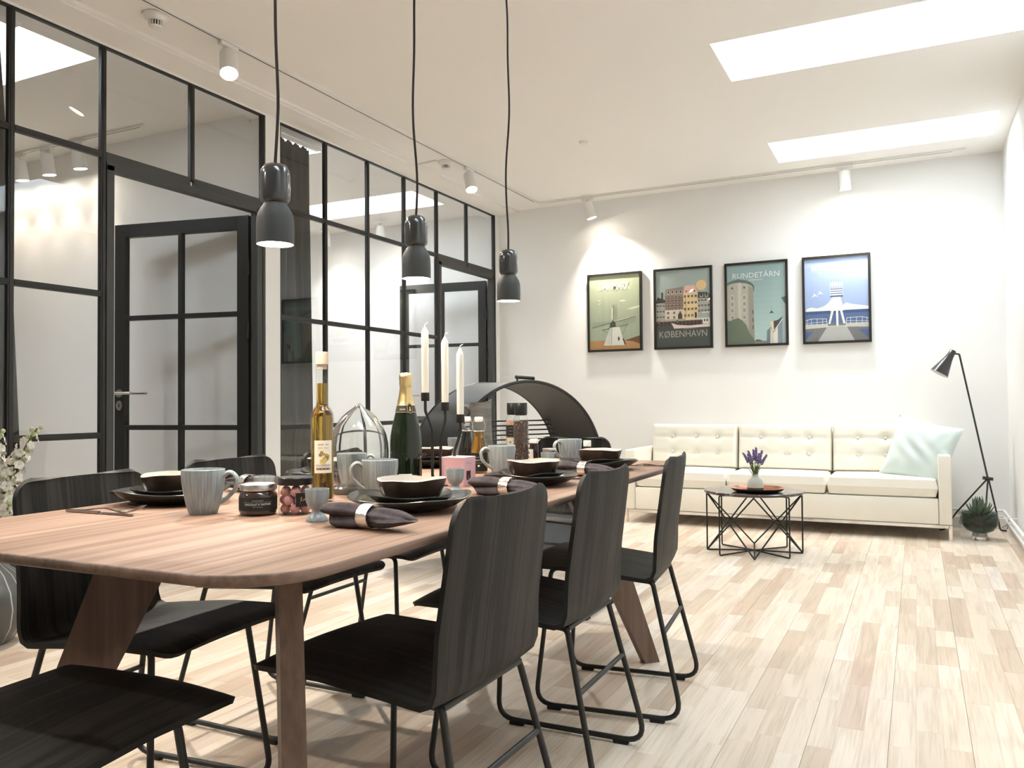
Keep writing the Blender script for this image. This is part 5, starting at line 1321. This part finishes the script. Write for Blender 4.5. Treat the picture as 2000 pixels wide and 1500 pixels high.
# ---- candle holder with three bent stems, and its candles
x, y = -1.276, 2.079; ra = atan2(0.443, 0.896)
ch = thing('candle_holder', 'black metal candle holder with three bent stems', 'candle holder', (x, y, TZ), ra)
G().lathe([(0, 0), (0.052, 0), (0.053, 0.002), (0.052, 0.004), (0, 0.004)], 40).build('base_plate', M_rod, ch)
M_wax = mat('white_candle_wax', (0.84, 0.80, 0.71), 0.45, spec=0.4)
for (b0, t0, zt, dy, lb) in ((-0.014, -0.034, 0.273, 0.0, 'tallest white taper candle, leftmost of three in the black holder'), (0.010, 0.024, 0.244, 0.010, 'middle white taper candle of three in the black holder'), (0.052, 0.070, 0.208, -0.004, 'lowest white taper candle, rightmost of three in the black holder')):
    bx = b0 * 0.55
    zc = zt - 0.024
    G().tube(fillet([(bx, dy, 0.003), (b0, dy, 0.03), (b0, dy, zc - 0.085), (t0, dy, zc - 0.030), (t0, dy, zc)], 0.02, 5), 0.0044, 10).build('stem', M_rod, ch)
    G().lathe([(0, zc - 0.001), (0.0112, zc - 0.001), (0.0124, zc + 0.001), (0.0124, zc + 0.024), (0.0114, zc + 0.024), (0.0114, zc + 0.008), (0, zc + 0.008)], 24, c=(t0, dy, 0)).build('candle_cup', M_rod, ch)
    wp = Vector((x, y, TZ)) + Matrix.Rotation(ra, 3, 'Z') @ Vector((t0, dy, zc + 0.0082))
    cn = thing('taper_candle', lb, 'candle', wp, 0, 'white taper candles')
    Lc = 0.192
    G().lathe([(0, 0), (0.0098, 0), (0.0105, 0.02), (0.0110, Lc * 0.9), (0.0108, Lc), (0.0092, Lc + 0.006), (0.0042, Lc + 0.015), (0.0026, Lc + 0.019), (0, Lc + 0.019)], 20).build('wax', M_wax, cn, ang=60)
    G().tube(fillet([(0, 0, Lc + 0.012), (0.0, 0, Lc + 0.026), (0.009, 0.002, Lc + 0.031)], 0.006, 3), 0.0012, 6).build('wick', M_wax, cn)

# ---- pink gift box
bx = thing('pink_box', 'small square pink cardboard box behind the egg cup', 'box', (-1.212, 2.095, TZ))
G().box((0, 0, 0.0405), (0.073, 0.073, 0.081), 0.0012).build('carton', mat('pink_cardboard', (0.72, 0.43, 0.46), 0.55), bx, smooth=False)
G().box((0, 0, 0.0825), (0.0738, 0.0738, 0.004), 0.0012).build('lid_flap', mat('pale_pink_cardboard', (0.78, 0.56, 0.57), 0.55), bx, smooth=False)
g = G(); X = 0.0369
g.ink = lin((58, 34, 34)); g.add([(X, -0.019, 0.018), (X, 0.006, 0.018), (X, 0.006, 0.044), (X, -0.019, 0.044)], [(0, 1, 2, 3)])
g.ink = lin((128, 98, 90)); g.add([(X + .0002, -0.011, 0.019), (X + .0002, -0.003, 0.019), (X + .0002, -0.005, 0.030), (X + .0002, -0.008, 0.034)], [(0, 1, 2, 3)])
g.ink = lin((176, 132, 150)); vs, fs = text_verts('PAUL', 0.030, 0.009); g.add([(X, a - 0.003, 0.062 + b) for a, b in vs], fs)
for k in range(5): g.add([(X, -0.012 + 0.004 * k, 0.056), (X, -0.0095 + 0.004 * k, 0.056), (X, -0.0095 + 0.004 * k, 0.0572), (X, -0.012 + 0.004 * k, 0.0572)], [(0, 1, 2, 3)])
g.build('printed_window', M_ink2, bx, smooth=False, fix=False)

# ---- swing-top bottles
M_olive = mat('amber_olive_oil', (0.62, 0.36, 0.06), 0.05, trans=0.9, ior=1.36); M_bals = mat('dark_vinegar', (0.008, 0.008, 0.010), 0.06, spec=0.6)
for nm, lb, x, y, liq, tx in (('swing_top_bottle', 'swing-top bottle of dark vinegar behind the pink box', -1.425, 2.520, M_bals, None), ('swing_top_bottle', 'swing-top bottle of amber oil with black label, left of the mug', -1.359, 2.490, M_olive, "HUILE D'OLIVE")):
    F = face(x, y)
    b = thing(nm, lb, 'bottle', (x, y, TZ), 0, 'swing-top bottles')
    G().lathe([(0, 0), (0.027, 0), (0.0295, 0.003), (0.0295, 0.076), (0.0275, 0.092), (0.0215, 0.112), (0.0185, 0.128), (0.0180, 0.146), (0.0192, 0.158), (0.0198, 0.170), (0.0180, 0.178), (0.0145, 0.180)], 36).build('bottle_glass', M_clear, b, ang=60)
    G().lathe([(0, 0.005), (0.0265, 0.005), (0.0272, 0.075), (0.0252, 0.091), (0.0195, 0.111), (0.0165, 0.127), (0.0160, 0.140), (0, 0.140)], 32).build('liquid', liq, b)
    G().lathe([(0, 0.176), (0.0135, 0.176), (0.0150, 0.180), (0.0150, 0.190), (0.0130, 0.1935), (0, 0.1935)], 24).build('stopper', M_whitecer, b)
    ux, uy = -sin(F), cos(F)
    for s in (1, -1):
        G().tube(fillet([(ux * s * 0.015, uy * s * 0.015, 0.187), (ux * s * 0.0235, uy * s * 0.0235, 0.160), (ux * s * 0.0205, uy * s * 0.0205, 0.146)], 0.008, 3), 0.0012, 6).build('wire_bail', M_wire, b)
    G().lathe([(0.0200, 0.143), (0.0209, 0.1445), (0.0200, 0.146)], 24).build('wire_collar', M_wire, b)
    if tx:
        g = G(); g.ink = lin((32, 30, 30)); arc(g, 0.0299, 0.008, 0.070, F, 1.35, 24); l_ = g.build('label', M_ink2, b)
        g = G(); r_ = 0.0302; g.ink = lin((222, 220, 212)); wrap_text(g, tx, r_, 0.043, F, 0.042, 0.0055)
        for z_, hw in ((0.0555, 0.55), (0.036, 0.72)): arc(g, r_, z_, z_ + 0.0005, F, hw, 12)
        P = [(r_ * cos(F - 0.05 + 0.12 * cos(t)), r_ * sin(F - 0.05 + 0.12 * cos(t)), 0.0265 + 0.0036 * sin(t)) for t in [2 * pi * i / 16 for i in range(16)]]; g.add(P, [tuple(range(16))]); g.build('label_print', M_ink2, l_, smooth=False, fix=False)
    else:
        g = G(); g.ink = lin((30, 30, 30)); arc(g, 0.0299, 0.008, 0.070, F, 1.35, 24); g.build('label', M_ink2, b)

# ---- stoneware pitcher
x, y = -1.577, 2.905
pt = thing('stoneware_pitcher', 'tall grey stoneware pitcher with looped handle behind the bottles', 'pitcher', (x, y, TZ), radians(205))
M_stone = mat('grey_stoneware', (0.14, 0.142, 0.132), 0.5, noise=0.5, nscale=22, col2=(0.07, 0.07, 0.065), stretch=(0.4, 0.4, 2.2), bump=0.3, bscale=30)
spz = lambda a, i, r: (0.012 * max(0, -cos(a)) ** 3 - 0.004) * (1 if i in (5, 6, 7, 8) else 0)
G().lathe([(0, 0), (0.042, 0), (0.046, 0.006), (0.047, 0.08), (0.044, 0.16), (0.041, 0.21), (0.043, 0.248), (0.040, 0.248), (0.038, 0.21), (0.041, 0.16), (0.042, 0.02), (0, 0.012)], 48, rf=lambda a, i, z: 1 + 0.05 * max(0, -cos(a)) ** 4 * (i in (5, 6, 7, 8)) + 0.010 * sin(6 * a + 30 * z), zf=spz).build('pitcher_body', M_stone, pt, ang=60)
G().tube(fillet([(0.040, 0, 0.212), (0.060, 0, 0.232), (0.088, 0, 0.215), (0.085, 0, 0.165), (0.060, 0, 0.13), (0.043, 0, 0.115)], 0.03, 5), 0.0085, 10).build('handle', M_stone, pt)

# ---- spice mills
M_pepper = mat('mixed_peppercorns', (0.11, 0.06, 0.045), 0.8, noise=0.7, nscale=190, col2=(0.018, 0.014, 0.012)); M_salt = mat('pink_salt_crystals', (0.62, 0.38, 0.28), 0.8, noise=0.4, nscale=120)
for lb, x, y, fill, dk in (('tall mill of mixed dark peppercorns with black cap', -1.236, 2.570, M_pepper, True), ('tall mill of pink salt with black label, behind the pepper mill', -1.326, 2.690, M_salt, False)):
    F = face(x, y); m = thing('spice_mill', lb, 'mill', (x, y, TZ), 0, 'spice mills')
    G().lathe([(0, 0), (0.0250, 0), (0.0262, 0.003), (0.0262, 0.180), (0.0240, 0.188), (0.0200, 0.192), (0.0200, 0.205)], 36).build('mill_glass', M_clear, m, ang=50)
    G().lathe([(0, 0.003), (0.0242, 0.003), (0.0246, 0.006), (0.0246, 0.176), (0, 0.178)], 36).build('spice_filling', fill, m)
    if dk:
        g = G(); rr = random.Random(9)
        for k in range(230):
            a, z = rr.random() * 2 * pi, rr.uniform(0.006, 0.174); g.sphere((0.0245 * cos(a), 0.0245 * sin(a), z), 0.0023, 6, 4)
        g.build('loose_peppercorns', mat('pale_peppercorns', (0.42, 0.32, 0.25), 0.7, noise=0.8, nscale=170, col2=(0.03, 0.02, 0.02)), m)['kind'] = 'stuff'
    G().lathe([(0, 0.197), (0.0195, 0.197), (0.0215, 0.200), (0.0222, 0.204), (0.0222, 0.239), (0.0212, 0.2405), (0, 0.2405)], 36, rf=lambda a, i, z: 1 + 0.008 * sin(24 * a) * (2 < i < 5)).build('black_cap', M_blacklid, m)
    if not dk:
        g = G(); g.ink = lin((34, 36, 34)); arc(g, 0.0266, 0.118, 0.160, F - 0.1, 1.2, 20); l_ = g.build('label', M_ink2, m)
        g = G(); g.ink = lin((150, 152, 146))
        for k in range(3): arc(g, 0.0268, 0.150 - 0.012 * k, 0.1512 - 0.012 * k, F - 0.35, 0.28, 6)
        g.ink = lin((200, 200, 190)); arc(g, 0.0268, 0.080, 0.114, F - 0.25, 0.6, 10); g.ink = lin((120, 130, 100)); arc(g, 0.0270, 0.094, 0.102, F - 0.4, 0.14, 4); g.build('label_print', M_ink2, l_, smooth=False, fix=False)

# ---- small jars at the far end
def small_jar(name, label, x, y, r, h, body, lidm, lidh):
    t = thing(name, label, 'jar', (x, y, TZ))
    G().lathe([(0, 0), (r * 0.92, 0), (r, r * 0.1), (r, h - lidh - 0.008), (r * 0.85, h - lidh - 0.001), (r * 0.82, h - lidh), (0, h - lidh)], 32).build('jar_body', body, t, ang=50)
    G().lathe([(0, h - lidh), (r * 0.92, h - lidh), (r * 0.95, h - lidh + 0.002), (r * 0.95, h - 0.002), (r * 0.9, h), (0, h)], 32).build('lid', lidm, t)
    return t
j = small_jar('jam_jar', 'narrow jar of dark preserve with white lid right of the pepper mill', -1.300, 2.815, 0.0165, 0.104, mat('dark_preserve', (0.022, 0.010, 0.012), 0.1, spec=0.6), M_whitecer, 0.016)
g = G(); g.ink = lin((200, 196, 190)); F = face(-1.3, 2.815); arc(g, 0.0168, 0.01, 0.066, F - 0.75, 0.55, 10); g.build('label', M_ink2, j)
small_jar('glass_jar', 'low glass jar with metal lid behind the farthest egg cup', -1.215, 2.765, 0.027, 0.073, M_clear, M_steel, 0.012)
small_jar('spice_bottle', 'small dark spice bottle with white cap at the far end of table', -1.205, 3.125, 0.0165, 0.086, mat('dark_spice_glass', (0.012, 0.013, 0.013), 0.1, spec=0.6), M_whitecer, 0.024)
